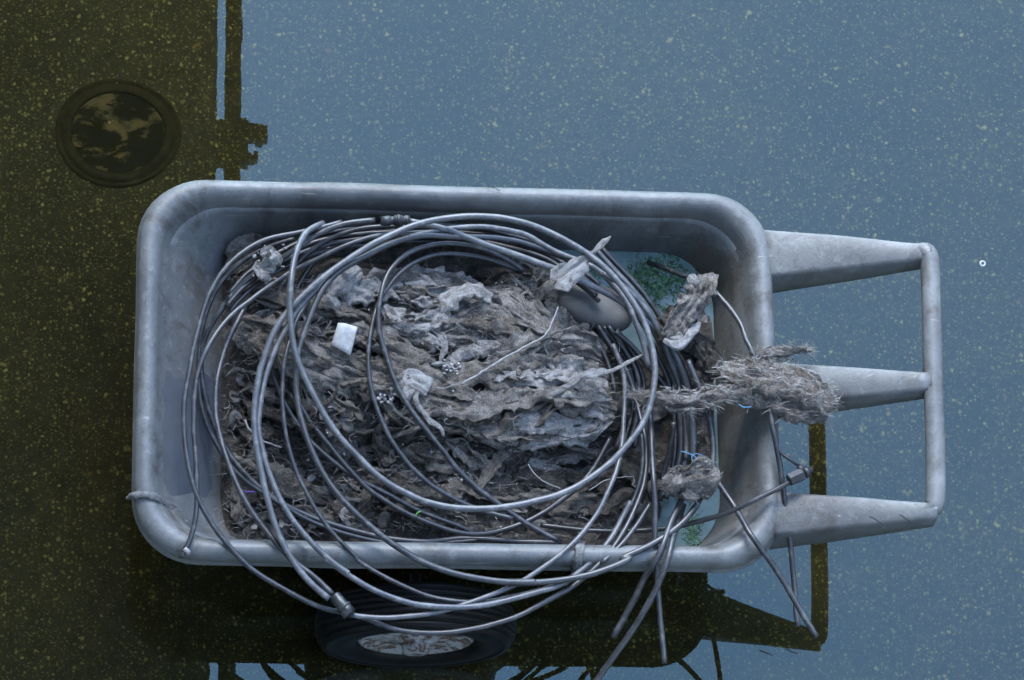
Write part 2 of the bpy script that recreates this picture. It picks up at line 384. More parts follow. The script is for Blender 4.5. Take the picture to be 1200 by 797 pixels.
# the eave that hangs over the left side: the water mirrors it
def eave():
    H = 7.0; x_bar1 = at(281, 300, -H)[0]; x_bar0 = at(265, 100, -H)[0]; x_roof = at(252, 300, -H)[0]
    e = empty('roof_overhang', (-.6, -2.6, H), 'dark underside of a wide roof overhang mirrored along the left side of the water', 'roof')
    V, Fc = box_geo(((x_roof-1.5)/2, -2.6, H+.10), x_roof+1.5, 14.8, .2); link('soffit', V, Fc, 'eave_paint', e, False)
    V, Fc = box_geo(((x_bar0+x_bar1)/2, -2.6, H+.09), x_bar1-x_bar0, 14.8, .12)
    g = link('gutter', V, Fc, 'gutter_metal', e, False); bevel_obj(g, .01)
    s = Soup(); c = at(275, 164, -H); yb = c[1]
    s.add(*box_geo(((x_roof+x_bar1)/2-.1, yb, H+.05), x_bar1-x_roof+.26, .17, .09))
    for dy, w, d in ((.045, .10, .075), (-.06, .065, .03)):
        for q in range(5): s.add(*box_geo((x_bar1+w*(q+.5)/5, yb+dy+.01*rnd.uniform(-1, 1), H+.04), w/5+.004, d*rnd.uniform(.7, 1.15), .06))
    s.link('bracket', 'gutter_metal', e, False)
    w = empty('unseen_building', (-1.55, -2.6, 0), 'unseen house wall below the roof overhang, set close at the left to bounce light', 'unseen_building')  # house wall pulled in under the eave to bounce light onto the tub
    V, Fc = box_geo((-1.55, -2.6, 3.48), .3, 14.8, 7.02); link('wall', V, Fc, 'facade_render', w, False)
eave()
# the footbridge is added out of view to shade the near side
def shade_deck():
    e = empty('shade_deck', (0, -3.6, 3.7), 'footbridge added behind and below the viewpoint to block sky light, out of the picture', 'shade_deck')
    V, Fc = box_geo((0, -2.65, 3.75), 24, 1.0, .22); link('deck', V, Fc, 'facade_render', e, False)
    for x in (-5, 5):
        V, Fc = box_geo((x, -2.65, 1.80), .5, .5, 3.67); link('pier', V, Fc, 'facade_render', e, False)
shade_deck()
def opposite():  # unseen wall added to cut the low sky on the right
    e = empty('unseen_building', (8.0, 3, 0), 'unseen house wall added to block low sky light, out of the picture to the right', 'unseen_building')
    V, Fc = box_geo((8.2, 4, 4.5), .4, 30, 9.06); link('wall', V, Fc, 'facade_render', e, False)
opposite()
def behind():  # unseen wall added to keep low sky light off the near tub side
    e = empty('unseen_building', (0, -7.2, 0), 'unseen house wall added to block low sky light behind the footbridge, out of the picture below', 'unseen_building')
    V, Fc = box_geo((0.8, -7.35, 2.6), 13.2, .3, 5.24); link('wall', V, Fc, 'facade_render', e, False)
behind()
# ================================================================== THE BARROW
X0, X1, YH = -0.003, 1.019, 0.315
def rrect(iL, iR, iY, z, r, nc=9, nx=26, ny=16):
    x0, x1, y0, y1 = X0+iL, X1-iR, -YH+iY, YH-iY
    P = []
    for (cx, cy, a0, ex, ey, ns) in ((x1-r, y0+r, -90, 1, 0, ny), (x1-r, y1-r, 0, 0, 1, nx), (x0+r, y1-r, 90, 1, 0, ny), (x0+r, y0+r, 180, 0, 1, nx)):
        for q in range(nc+1):
            a = math.radians(a0+90*q/nc); P.append((cx+r*math.cos(a), cy+r*math.sin(a), z))
        p = P[-1]
        if a0 == -90: e = (x1, y1-r)
        elif a0 == 0: e = (x0+r, y1)
        elif a0 == 90: e = (x0, y0+r)
        else: e = (x1-r, y0)
        for q in range(1, ns): P.append((p[0]+(e[0]-p[0])*q/ns, p[1]+(e[1]-p[1])*q/ns, z))
    return P
INNER = [(.0375, .0375, .0372, .357, .092), (.0425, .040, .0385, .345, .093), (.060, .050, .0412, .322, .096), (.085, .058, .0445, .29, .1), (.112, .066, .049, .255, .1), (.141, .074, .053, .225, .1), (.172, .085, .063, .18, .09), (.195, .098, .073, .148, .085), (.215, .115, .09, .136, .08)]
OUTER = [(.30, .20, .17, .108, .06), (.215, .105, .088, .110, .09), (.195, .09, .078, .122, .095), (.13, .066, .057, .225, .10), (.055, .047, .043, .325, .1), (.046, .04, .04, .338, .1), (.008, .008, .008, .3395, .1), (-.001, -.001, -.001, .341, .105), (-.001, -.001, -.001, .3455, .105), (.0025, .0025, .0025, .3485, .105),
         (.0015, .0015, .0015, .355, .105), (.004, .004, .004, .3665, .104), (.0105, .0105, .0105, .3745, .1), (.019, .019, .019, .3775, .098), (.0265, .0265, .0265, .375, .096), (.033, .033, .033, .367, .093)]
BAR = empty('wheelbarrow', (.5, 0, GZ), 'weathered grey plastic wheelbarrow heaped with debris and hoses, standing in shallow water', 'wheelbarrow')
def build_tub():
    V = []; prof = OUTER+INNER
    for p in prof: V += rrect(*p[:3], p[3], p[4])
    V = np.array(V); m = len(V)//len(prof)
    V += (fbm(V*6, 3, 3)*.0022)[:, None]*np.array([1, 1, .8])          # the moulding is no longer true
    Fc = [(i*m+j, i*m+(j+1) % m, (i+1)*m+(j+1) % m, (i+1)*m+j) for i in range(len(prof)-1) for j in range(m)]
    Fc.append(tuple(range(m))[::-1]); Fc.append(tuple(range((len(prof)-1)*m, len(prof)*m)))
    o = link('tub', V, Fc, 'weathered_plastic', BAR)
    soil = np.zeros(len(V)); ii = np.repeat(np.arange(len(prof)), m); inn = ii >= len(OUTER)
    d = np.clip((.362-V[:, 2])/.09, 0, 1)
    side = np.where(V[:, 1] > .18, .85, np.where(V[:, 0] > .85, .25, .3)); side = np.where((V[:, 0] < .16), .12, side)
    soil[inn] = (d*side)[inn]
    a = o.data.attributes.new('soil', 'FLOAT', 'POINT'); a.data.foreach_set('value', soil.astype(np.float32))
    return o
build_tub()
def arm(A, B, h0, h1, z0, z1):
    """A, B = photo pixels of the two top edges from tub to grip"""
    n = 14; ring = []
    V = []
    for i in range(n):
        t = i/(n-1); z = z0+(z1-z0)*t; h = h0+(h1-h0)*t
        a = at(A[0][0]+(A[1][0]-A[0][0])*t, A[0][1]+(A[1][1]-A[0][1])*t, z); b_ = at(B[0][0]+(B[1][0]-B[0][0])*t, B[0][1]+(B[1][1]-B[0][1])*t, z-.004)
        x = (a[0]+b_[0])/2; ya, yb = a[1], b_[1]; c = min(.0065, (ya-yb)*.2, h*.3)
        sec = [(ya+.004, z-h), (ya+.002, z-h*.5), (ya, z-c), (ya-c*.3, z-c*.3), (ya-c, z), ((ya+yb)/2, z+.002), (yb+c, z), (yb+c*.3, z-c*.3), (yb, z-c), (yb-.003, z-h*.5), (yb-.006, z-h), ((ya+yb)/2, z-h-.001)]
        V += [(x, y, zz) for y, zz in sec]
    V = np.array(V); V += (fbm(V*9, 2, 9)*.002)[:, None]
    m = 12; Fc = [(i*m+j, (i+1)*m+j, (i+1)*m+(j+1) % m, i*m+(j+1) % m) for i in range(n-1) for j in range(m)]
    Fc += [tuple(range(m)), tuple(range((n-1)*m, n*m))[::-1]]
    o = link('handle_arm', V, Fc, 'weathered_plastic', BAR); return o
arm(((886, 268), (1092, 284)), ((893, 327), (1092, 303.5)), .078, .030, .362, .470)
arm(((896, 423), (1092, 435)), ((898, 476), (1092, 457)), .075, .028, .362, .470)
arm(((902, 574), (1098, 588)), ((890, 629), (1098, 608)), .078, .030, .362, .470)
gp = [at(1064, 293.8, .440), at(1076, 294, .449), at(1083, 294.5, .4535), at(1088, 299, .455), at(1090, 312, .455), at(1092, 375, .455), at(1093.5, 445, .455), at(1096, 520, .455), at(1096.5, 575, .455), at(1095.5, 590, .455), at(1091, 597, .4535), at(1081, 598.5, .449), at(1067, 598.5, .438)]
gc = catmull(gp, .008); gn = np.arange(len(gc)); V, Fc, UV = tube_geo(gc, .0156-.0055*np.clip(1-np.minimum(gn, gn[::-1])/5, 0, 1), 16, False); link('grip', V, Fc, 'weathered_plastic', BAR, uv=UV)
# supports under the tub, out of sight from above
for x, y in ((.86, .16), (.86, -.16)):
    V, Fc = box_geo((x, y, (GZ+.118)/2), .05, .04, .118-GZ); bevel_obj(link('leg', V, Fc, 'weathered_plastic', BAR, False), .006)
# wheel outside the near wall
WC = np.array([.455, -.360, .142]); WR = .166
def lathe_y(prof, n=72, c=WC):
    V = []; m = len(prof)
    for q in range(n):
        a = 6.2831853*q/n
        for r, y in prof: V.append((c[0]+r*math.cos(a), c[1]+y*.8, c[2]+r*math.sin(a)))
    return V, [(q*m+j, q*m+j+1, ((q+1) % n)*m+j+1, ((q+1) % n)*m+j) for q in range(n) for j in range(m-1)]
def wheel():
    prof = [(.096, .034), (.11, .042), (.135, .046), (.152, .043)]
    for q in range(7):                                        # ribbed tread
        y = .038-.076*q/6; rr = WR-.0035-.010*(abs(y)/.038)**2.4
        prof += [(rr-.0035, y+.0052), (rr, y+.0035), (rr, y-.0035), (rr-.0035, y-.0052)]
    prof += [(.150, -.045), (.141, -.0465), (.139, -.0445), (.128, -.0475), (.112, -.046), (.100, -.041), (.094, -.034), (.092, -.026)]
    V, Fc = lathe_y(prof); t = link('tyre', V, Fc, 'tyre_rubber', BAR)
    V, Fc = lathe_y([(.0935, .03), (.0935, -.030), (.090, -.034), (.084, -.030), (.060, -.026), (.034, -.030), (.026, -.037), (.001, -.038)]); link('rim', V, Fc, 'rusted_white_steel', BAR)
    V, Fc = lathe_y([(.022, -.030), (.022, -.054), (.018, -.058), (.001, -.0585)], 24); link('hub', V, Fc, 'rusted_white_steel', BAR)
    V, Fc, UV = tube_geo(np.array([[.455, -.38, .142], [.455, -.33, .142], [.455, -.275, .142]]), .009, 12, False); link('axle', V, Fc, 'black_fitting', BAR, uv=UV)
wheel()
# ---- pool of water left in the tub, its algae
V = rrect(.143, .076, .055, .2235, .098); pw = link('puddle', V, [tuple(range(len(V)))], 'turbid_water', None, False)
pw['kind'] = 'structure'
# ================================================================== DEBRIS
HP = np.array([at(u, v, .29)[:2].tolist()+[h] for u, v, h in (
 (280,290,.26),(350,290,.25),(450,285,.235),(545,325,.236),(620,290,.235),(700,300,.185),(760,320,.18),(820,310,.185),(300,350,.305),(380,340,.32),(450,340,.33),(520,352,.325),(600,350,.325),(640,345,.315),(690,360,.24),(730,380,.20),
 (262,400,.28),(350,420,.33),(450,420,.335),(560,400,.335),(650,420,.335),(705,430,.30),(745,430,.235),(800,430,.24),(835,400,.25),(262,490,.245),(310,480,.24),(400,470,.315),(500,480,.325),(600,480,.33),(695,480,.325),(725,520,.25),
 (780,520,.235),(835,520,.24),(265,560,.245),(330,560,.235),(420,560,.25),(500,560,.265),(600,560,.27),(690,560,.245),(770,590,.24),(275,620,.25),(350,610,.255),(450,612,.245),(560,615,.245),(650,612,.25),(740,620,.235),(815,605,.17))])
def height(x, y):
    x = np.asarray(x, float); y = np.asarray(y, float)
    d2 = (x[..., None]-HP[:, 0])**2+(y[..., None]-HP[:, 1])**2; w = np.exp(-d2/(2*.033**2))+1e-9
    return (w*HP[:, 2]).sum(-1)/w.sum(-1)
HEAP = empty('debris_heap', (.5, 0, .15), 'heap of grey-brown matted rags, fibres and dead leaves filling the wheelbarrow tub', 'debris')
def heap_base():
    nx, ny = 300, 200
    X, Y = np.meshgrid(np.linspace(.135, .935, nx), np.linspace(-.272, .272, ny), indexing='ij')
    Z = height(X, Y)
    p = np.stack([X*9, Y*16, Z*0], -1); wv = np.stack([fbm(p, 3, 1), fbm(p, 3, 2), fbm(p, 3, 4)], -1)
    q = p+wv*.9
    for u, v, dz, sg in ((598, 383, .05, .013), (612, 398, .05, .014), (425, 395, .045, .014), (440, 412, .03, .012), (520, 425, .03, .010), (640, 505, .035, .012), (545, 500, .035, .012), (465, 470, .03, .012), (700, 500, .04, .016), (585, 455, .03, .010), (560, 320, .04, .02)):
        c = at(u, v, .33); Z = Z-1.25*dz*np.exp(-((X-c[0])**2+(Y-c[1])**2*1.6)/(2*sg**2))
    Z = Z+.020*(ridged(q, 5, 11)-.62)+.010*fbm(q*3, 4, 23)+.004*fbm(p*9, 3, 31)
    # stay inside the walls: below the wall line the mat sinks
    low = np.minimum(np.minimum(X-(X0+.205), X1-.10-X), .240-np.abs(Y)); lim = .15+np.clip(low, -.1, .5)*0+1
    wl = np.minimum(np.minimum((X-(X0+.141))/.7, (X1-.078-X)/.2), (.262-np.abs(Y))/.17)+.230
    Z = np.minimum(Z, np.maximum(wl, .14))
    V = np.stack([X, Y, Z], -1).reshape(-1, 3); UV = np.stack([X, Y], -1).reshape(-1, 2)
    link('mat', V, [f[::-1] for f in grid_faces(nx, ny)][::1], 'dark_rag', HEAP, uv=UV, kind='stuff')  # dark base colour deepens the shade in the gaps between rags
heap_base()
RAG = [0]
def rag_geo(P, Wd, Tk, seed, roll=0, nc=60, step=.003, taper=(.35, .35), wr=1.0, ff=85, fine=1.0):
    nc = int(min(nc, max(14, Wd*1100))); P = catmull(P, step); n = len(P); s = np.concatenate([[0], np.cumsum(np.linalg.norm(np.diff(P, axis=0), axis=1))]); L = s[-1]; t = s/L
    T = np.gradient(P, axis=0); T /= np.linalg.norm(T, axis=1)[:, None]
    side = np.cross(T, [0, 0, 1.0]); side /= np.linalg.norm(side, axis=1)[:, None]+1e-9; up = np.cross(side, T)
    rl = roll+.5*vnoise(np.stack([s*14, s*0, s*0+seed], -1), seed); c, si = np.cos(rl)[:, None], np.sin(rl)[:, None]
    side, up = side*c+up*si, up*c-side*si
    env = np.minimum(1, np.minimum(taper[0]+(1-taper[0])*t/.22, taper[1]+(1-taper[1])*(1-t)/.22))
    wv = Wd*env*(1+.42*fbm(np.stack([s*45, s*0, s*0+seed*3.1], -1), 3, seed+1))
    a = np.linspace(0, 2*math.pi, nc, endpoint=False); A, Sg = np.meshgrid(a, s); ca, sa = np.cos(A), np.sin(A)
    edge = 1+.25*vnoise(np.stack([Sg*130, np.sign(ca)*3, 0*Sg+seed], -1), seed+2)*np.abs(ca)
    lx = wv[:, None]/2*ca*edge; lz = Tk/2*env[:, None]*np.sign(sa)*np.abs(sa)**.8
    q = np.stack([Sg*20, lx*ff, 0*Sg+seed*1.7], -1); q[..., 0] *= 1 if ff >= 50 else .55; q[..., 1] += (2.6 if ff >= 50 else 1.2)*fbm(q*.55, 3, seed+5); q[..., 0] += 1.2*fbm(q*.7+9, 2, seed+8)
    fold = (ridged(q, 4 if ff < 50 else 5, seed+3)**2-.38)*.026*wr+.007*wr*fine*fbm(np.stack([Sg*110, lx*190, sa+seed], -1), 3, seed+9)
    bend = (lx/(wv[:, None]/2+1e-6))**2*Wd*.16*vnoise(np.stack([Sg*18, np.sign(lx), 0*Sg+seed], -1), seed+6)
    V = P[:, None]+side[:, None]*lx[..., None]+up[:, None]*(lz+(fold*env[:, None]+bend)*np.where(sa >= 0, 1, .8))[..., None]
    UV = np.stack([Sg, A/6.283], -1).reshape(-1, 2)
    m = nc; Fc = [f for f in grid_faces(n, m, True)]+[tuple(range(m))[::-1], tuple(range((n-1)*m, n*m))]
    return V.reshape(-1, 3), Fc, UV
def rag(pts, Wd, Tk, mat, name='rag', parent=HEAP, lift=.006, roll=0, z=None, seed=None, taper=(.35, .35), wr=1.0, label=None, ff=85, fine=1.0):
    """pts: photo pixels the rag runs through; it lies on the heap unless z is given"""
    RAG[0] += 1; sd = seed if seed is not None else RAG[0]*7
    P = []
    for q, pt in enumerate(pts):
        if z is not None: P.append(at(pt[0], pt[1], z[q] if isinstance(z, (list, tuple)) else z)); continue
        zz = .3
        for _ in range(4):
            p = at(pt[0], pt[1], zz); zz = float(height(p[0], p[1]))+lift
        P.append(at(pt[0], pt[1], zz))
    V, Fc, UV = rag_geo(np.array(P), Wd, Tk, sd, roll, taper=taper, wr=wr, ff=ff, fine=fine)
    o = link(name, V, Fc, mat, parent, uv=UV)
    if label: o['label'] = label
    return o
M, D, PL, BR, WH = 'matted_rag', 'dark_rag', 'pale_rag', 'brown_rag', 'white_rag'
RAGS = [  # (pixels, width, thickness, material)
 ([(268,372),(330,402),(390,425),(450,445),(500,470)], .075, .045, BR), ([(262,395),(310,405),(360,430),(420,462)], .06, .04, M),
 ([(400,338),(450,332),(520,338),(590,350),(650,345)], .055, .03, M), ([(388,350),(420,340),(450,345),(475,352)], .045, .02, PL),
 ([(448,362),(470,382),(505,378),(545,365),(560,352)], .038, .016, PL), ([(550,352),(585,352),(620,372),(660,395)], .055, .025, M),
 ([(470,400),(520,395),(570,388),(600,405)], .05, .03, M), ([(595,385),(640,390),(690,405),(705,430)], .055, .03, M),
 ([(570,430),(620,420),(670,425),(715,440)], .06, .03, M), ([(500,440),(560,440),(610,455),(680,450)], .05, .03, BR),
 ([(560,470),(610,462),(660,470),(722,478)], .06, .035, M), ([(580,500),(630,492),(680,500),(718,486)], .05, .03, PL),
 ([(520,490),(560,505),(600,520),(650,512),(700,498)], .035, .02, M), ([(470,470),(520,475),(560,490)], .05, .03, BR),
 ([(440,400),(470,410),(510,425)], .05, .03, BR), ([(410,450),(450,470),(480,500)], .05, .03, D),
 ([(560,560),(590,530),(620,515)], .03, .02, BR), ([(620,340),(640,325),(665,320)], .05, .03, BR), ([(600,380),(625,350),(640,330)], .035, .02, M),
 ([(480,520),(520,540),(560,545)], .05, .03, D), ([(600,560),(650,555),(700,560)], .05, .03, D), ([(585,590),(640,590),(700,585)], .05, .03, BR),
 ([(690,540),(730,545),(755,575)], .05, .03, D), ([(300,520),(330,505),(360,520)], .04, .02, D), ([(280,500),(300,520),(300,545)], .03, .015, D),
 ([(265,300),(290,285),(305,275)], .035, .02, M), ([(262,318),(290,305),(320,312)], .04, .02, D), ([(330,450),(360,470),(410,500)], .05, .03, D),
 ([(440,500),(450,540),(470,580)], .04, .02, D), ([(620,540),(640,545),(655,560)], .035, .02, PL), ([(690,395),(660,380),(655,360)], .04, .025, M),
 ([(745,505),(755,490),(780,485)], .03, .02, M), ([(330,340),(350,365),(400,375)], .05, .03, D), ([(405,385),(440,398),(470,402)], .04, .025, M),
 ([(310,375),(340,380),(385,400)], .04, .02, BR)]
for pts, w, t, m in RAGS: rag(pts, w*.8, t*.6, m, ff=34, wr=1.3, fine=.45, roll=rnd.uniform(-.45, .45), lift=rnd.uniform(.002, .012))
cols = [M, M, BR, D, M, PL, BR]
for q in range(30):                                     # smaller torn pieces over the heap
    u = rnd.uniform(270, 715); v = rnd.uniform(330, 600)
    if v > 540 and rnd.random() < .5: continue
    L = rnd.uniform(25, 62); a = rnd.gauss(.15, .5)
    pts = [(u+L*(k-1)*math.cos(a)+rnd.uniform(-6, 6), v+L*(k-1)*.7*math.sin(a)+rnd.uniform(-7, 7)) for k in range(3)]
    pts = [(min(718, max(262, x)), min(612, max(300, y))) for x, y in pts]
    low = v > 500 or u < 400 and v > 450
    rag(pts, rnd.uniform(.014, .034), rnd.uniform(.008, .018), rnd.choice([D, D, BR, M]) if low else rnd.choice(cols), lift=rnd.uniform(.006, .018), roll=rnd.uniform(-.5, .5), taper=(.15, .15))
for q in range(60):                                    # narrow torn strands lying across each other
    u = rnd.uniform(275, 712); v = rnd.uniform(335, 560); L = rnd.uniform(14, 40); a = rnd.gauss(.1, .7); k_ = rnd.uniform(-14, 14)
    pts = [(u+L*k*math.cos(a)-k_*(k*k-.5)*math.sin(a)+rnd.uniform(-3, 3), v+L*k*math.sin(a)*.8+k_*(k*k-.5)*math.cos(a)+rnd.uniform(-3, 3)) for k in (-1, -.33, .33, 1)]
    pts = [(min(716, max(264, x)), min(600, max(318, y))) for x, y in pts]
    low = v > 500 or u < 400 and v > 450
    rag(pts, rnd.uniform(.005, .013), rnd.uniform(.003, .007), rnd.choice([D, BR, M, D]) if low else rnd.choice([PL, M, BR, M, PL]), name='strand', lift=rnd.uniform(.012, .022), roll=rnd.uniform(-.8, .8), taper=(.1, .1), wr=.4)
SHEETS = [ ([(285,560),(330,572),(385,590)], .035, D), ([(300,605),(350,600),(400,612)], .028, BR), ([(430,560),(480,580),(540,585)], .04, D), ([(520,560),(575,580),(640,590)], .035, BR), ([(620,545),(670,560),(715,550)], .03, M), ([(285,470),(320,490),(370,500)], .035, D), ([(360,520),(400,540),(440,545)], .035, D), ([(690,600),(720,590),(745,575)], .028, D), ([(470,352),(520,345),(555,338)], .03, PL), ([(600,452),(650,445),(690,452)], .025, PL), ([(560,400),(590,412),(600,440)], .022, PL), ([(430,405),(455,420),(470,440)], .02, PL),
 ([(640,470),(680,462),(716,470)], .03, PL),  # larger torn sheets draped on top, their edges lifted off the heap
 ([(395,345),(440,332),(500,330),(560,340)], .052, PL), ([(455,395),(505,385),(560,372),(610,378)], .05, M), ([(560,352),(600,362),(640,385),(690,392)], .06, M),
 ([(575,415),(620,402),(665,400),(708,420)], .055, M), ([(545,445),(600,432),(650,436),(712,452)], .05, PL), ([(520,482),(575,474),(630,466),(700,470)], .055, M),
 ([(545,505),(600,500),(655,505),(716,486)], .05, M), ([(590,520),(640,524),(690,510),(718,495)], .03, PL), ([(278,384),(335,402),(395,424),(455,450)], .06, BR),
 ([(420,432),(470,436),(515,452),(555,466)], .05, BR), ([(300,350),(345,350),(385,360),(430,372)], .04, BR), ([(610,335),(635,330),(658,322),(672,318)], .045, M),
 ([(560,575),(580,545),(605,522),(640,512)], .022, BR), ([(395,372),(430,385),(470,408),(500,425)], .04, M), ([(640,352),(665,372),(690,388),(700,402)], .04, M)]
for k, (pts, w, m) in enumerate(SHEETS): rag(pts, w*.85, .005, m, name='rag_sheet', lift=rnd.uniform(.008, .022), roll=rnd.uniform(-.6, .6), wr=1.5, ff=26, fine=.35, taper=(.3, .3), seed=300+k*11)
for q in range(34):                                     # ragged scraps over the lower part of the heap
    u = rnd.uniform(270, 715); v = rnd.uniform(490, 608); L = rnd.uniform(16, 42); a = rnd.gauss(0, .6)
    pts = [(min(745, max(264, u+L*k*math.cos(a)+rnd.uniform(-4, 4))), min(612, max(430, v+L*k*.7*math.sin(a)+rnd.uniform(-5, 5)))) for k in (-1, 0, 1)]
    rag(pts, rnd.uniform(.014, .032), .005, rnd.choice([D, BR, M, BR, D]), name='rag_scrap', lift=rnd.uniform(.006, .018), roll=rnd.uniform(-.6, .6), wr=1.2, ff=40, fine=.5, taper=(.2, .2))
# crumpled dead leaves in the front left corner and between the rags
def leaf_mesh(sd):
    n = 5; V = []; r = random.Random(sd); k1, k2, k3 = r.uniform(-.5, .9), r.uniform(-.6, .6), r.uniform(3, 7)
    for sgn in (0, 1):
        for i in range(n):
            for j in range(n):
                x = (i/(n-1)-.5)*2; y = (j/(n-1)-.5)*2*math.sqrt(max(0, 1-(abs(x)**2.2)*.8))*.62
                z = k1*x*x*.5+k2*y*y*.8+.14*math.sin(k3*x+2*y+sd)+r.uniform(-.06, .06)*(1 if sgn == 0 else 0)
                V.append((x/2, y/2, z/2-(.035 if sgn else 0)))
    Fc = [f for f in grid_faces(n, n)]+[tuple(q+n*n for q in f[::-1]) for f in grid_faces(n, n)]
    b_ = [i*n for i in range(n)]+[(n-1)*n+j for j in range(1, n)]+[i*n+n-1 for i in range(n-2, -1, -1)]+[j for j in range(n-2, 0, -1)]
    for a, c in zip(b_, b_[1:]+b_[:1]): Fc.append((a, c, c+n*n, a+n*n))
    me = bpy.data.meshes.new('dead_leaf'); me.from_pydata(V, [], Fc); me.polygons.foreach_set('use_smooth', [True]*len(Fc)); me.materials.append(MATS['dead_leaf']); return me
LM = [leaf_mesh(q) for q in range(8)]
for q in range(250):
    if q < 150: u, v = rnd.uniform(262, 420), rnd.uniform(440, 628)
    elif q < 205: u, v = rnd.uniform(400, 700), rnd.uniform(520, 625)
    elif q < 225: u, v = rnd.uniform(260, 330), rnd.uniform(300, 350)
    else: u, v = rnd.uniform(735, 830), rnd.uniform(440, 600)
    zz = .25
    for _ in range(4): p = at(u, v, zz); zz = float(height(p[0], p[1]))
    p[2] = zz+rnd.uniform(.004, .016)
    if abs(p[1]) > .255 or p[0] < .15: continue
    o = bpy.data.objects.new('dead_leaf', LM[q % 8]); COL.objects.link(o)
    s = rnd.uniform(.012, .034); o.scale = (s, s*rnd.uniform(.7, 1.2), s)
    o.rotation_euler = (rnd.gauss(0, .6), rnd.gauss(0, .6), rnd.uniform(0, 6.28)); o.location = p
    o.parent = HEAP; o.matrix_parent_inverse = Matrix.Translation(-HEAP.location)
def fibres(P0, D0, L, r, K=7, curl=.6, seed=1, sag=0):
    """many thin curled fibres: P0 (M,3) roots, D0 (M,3) directions"""
    g = np.random.default_rng(seed); M_ = len(P0); L = np.broadcast_to(L, (M_,))
    d = D0/np.linalg.norm(D0, axis=1)[:, None]; ax = g.normal(size=(M_, 3)); ax /= np.linalg.norm(ax, axis=1)[:, None]
    pts = [P0]; p = P0.copy(); k = g.normal(size=M_)*curl
    for q in range(K-1):
        d = d+np.cross(ax, d)*(k[:, None])+g.normal(size=(M_, 3))*.18*curl; d[:, 2] -= sag; d /= np.linalg.norm(d, axis=1)[:, None]
        p = p+d*(L/(K-1))[:, None]; pts.append(p)
    P = np.stack(pts, 1); T = np.gradient(P, axis=1); T /= np.linalg.norm(T, axis=2)[..., None]+1e-9
    N = np.cross(T, ax[:, None]); N /= np.linalg.norm(N, axis=2)[..., None]+1e-9; B = np.cross(T, N)
    a = np.array([0, 2.094, 4.189]); rr = (np.broadcast_to(r, (M_,))[:, None]*np.linspace(1, .5, K)[None])[..., None, None]
    V = P[:, :, None]+rr*(np.cos(a)[:, None]*N[:, :, None]+np.sin(a)[:, None]*B[:, :, None])
    V = V.reshape(-1, 3); base = (np.arange(M_)*K*3)[:, None, None]; i = np.arange(K-1)[None, :, None]*3; j = np.arange(3)[None, None]
    A = base+i+j; Bq = base+i+(j+1) % 3
    Fc = np.stack([A, Bq, Bq+3, A+3], -1).reshape(-1, 4)
    return V, Fc.tolist()
def heap_fibres():
    g = np.random.default_rng(4); U = g.uniform(262, 720, 1500); Vv = g.uniform(320, 625, 1500)
    P = np.array([at(u, v, .3) for u, v in zip(U, Vv)]); P[:, 2] = height(P[:, 0], P[:, 1])+g.uniform(.012, .028, len(P))
    D_ = np.stack([g.normal(1, .6, len(P))*g.choice([-1, 1], len(P)), g.normal(0, .6, len(P)), g.normal(.05, .15, len(P))], 1)
    V, Fc = fibres(P, D_, g.uniform(.01, .05, len(P)), g.choice([.0003, .0004, .0006], len(P)), 7, .45, 4, .02)
    link('loose_fibre', V, Fc, 'fibre', HEAP, kind='stuff')
    ico = bmesh.new(); bmesh.ops.create_icosphere(ico, subdivisions=1, radius=1); iv = np.array([v.co[:] for v in ico.verts]); jf = [[v.index for v in f.verts] for f in ico.faces]; ico.free()
    s = Soup()
    for q in range(330):
        u, v = rnd.uniform(262, 830), rnd.uniform(330, 625); p = at(u, v, .3); p[2] = float(height(p[0], p[1]))+rnd.uniform(.012, .03)
        if u > 720 and rnd.random() < .6: continue
        s.add(p+iv*np.array([rnd.uniform(.6, 1.4) for _ in range(3)])*rnd.choice((.0009, .0009, .0012, .0012, .0016, .0024)), jf)
    s.link('speck', 'white_crumb', HEAP, kind='stuff')
heap_fibres()
# ================================================================== THINGS ON THE HEAP
def clump(name, label, cat, blobs, mat, n, L, axis, seed, curl=.5, group=None, wr=1.0, spread=.5):
    """blobs: (pixels, width, thickness, z) rag cores; n fibres grow out of them along axis"""
    p0 = at(*blobs[0][0][0], blobs[0][3] if not isinstance(blobs[0][3], (list, tuple)) else blobs[0][3][0])
    e = empty(name, p0, label, cat, group); g = np.random.default_rng(seed); roots = []
    for k, (pts, w, t, z) in enumerate(blobs):
        o = rag(pts, w, t, mat, 'mat', e, z=z, seed=seed+k*3, wr=wr, ff=150, fine=.5)
        V = np.array([q.co[:] for q in o.data.vertices]); roots.append(V)
    V = np.vstack(roots); P = V[g.integers(0, len(V), n)]; c = V.mean(0)
    out = P-c; out /= np.linalg.norm(out, axis=1)[:, None]+1e-9
    D_ = np.array(axis)[None]*g.choice([-1, 1], n, p=[.35, .65])[:, None]+g.normal(size=(n, 3))*spread+out*(.5 if spread > .4 else .06)
    Vf, Fc = fibres(P-out*.004, D_, g.uniform(.4, 1.2, n)*L, g.choice([.0003, .0004, .0006, .0008], n), 7, curl, seed, .03)
    f = link('fibre', Vf, Fc, 'fibre', e, kind='stuff')
    return e
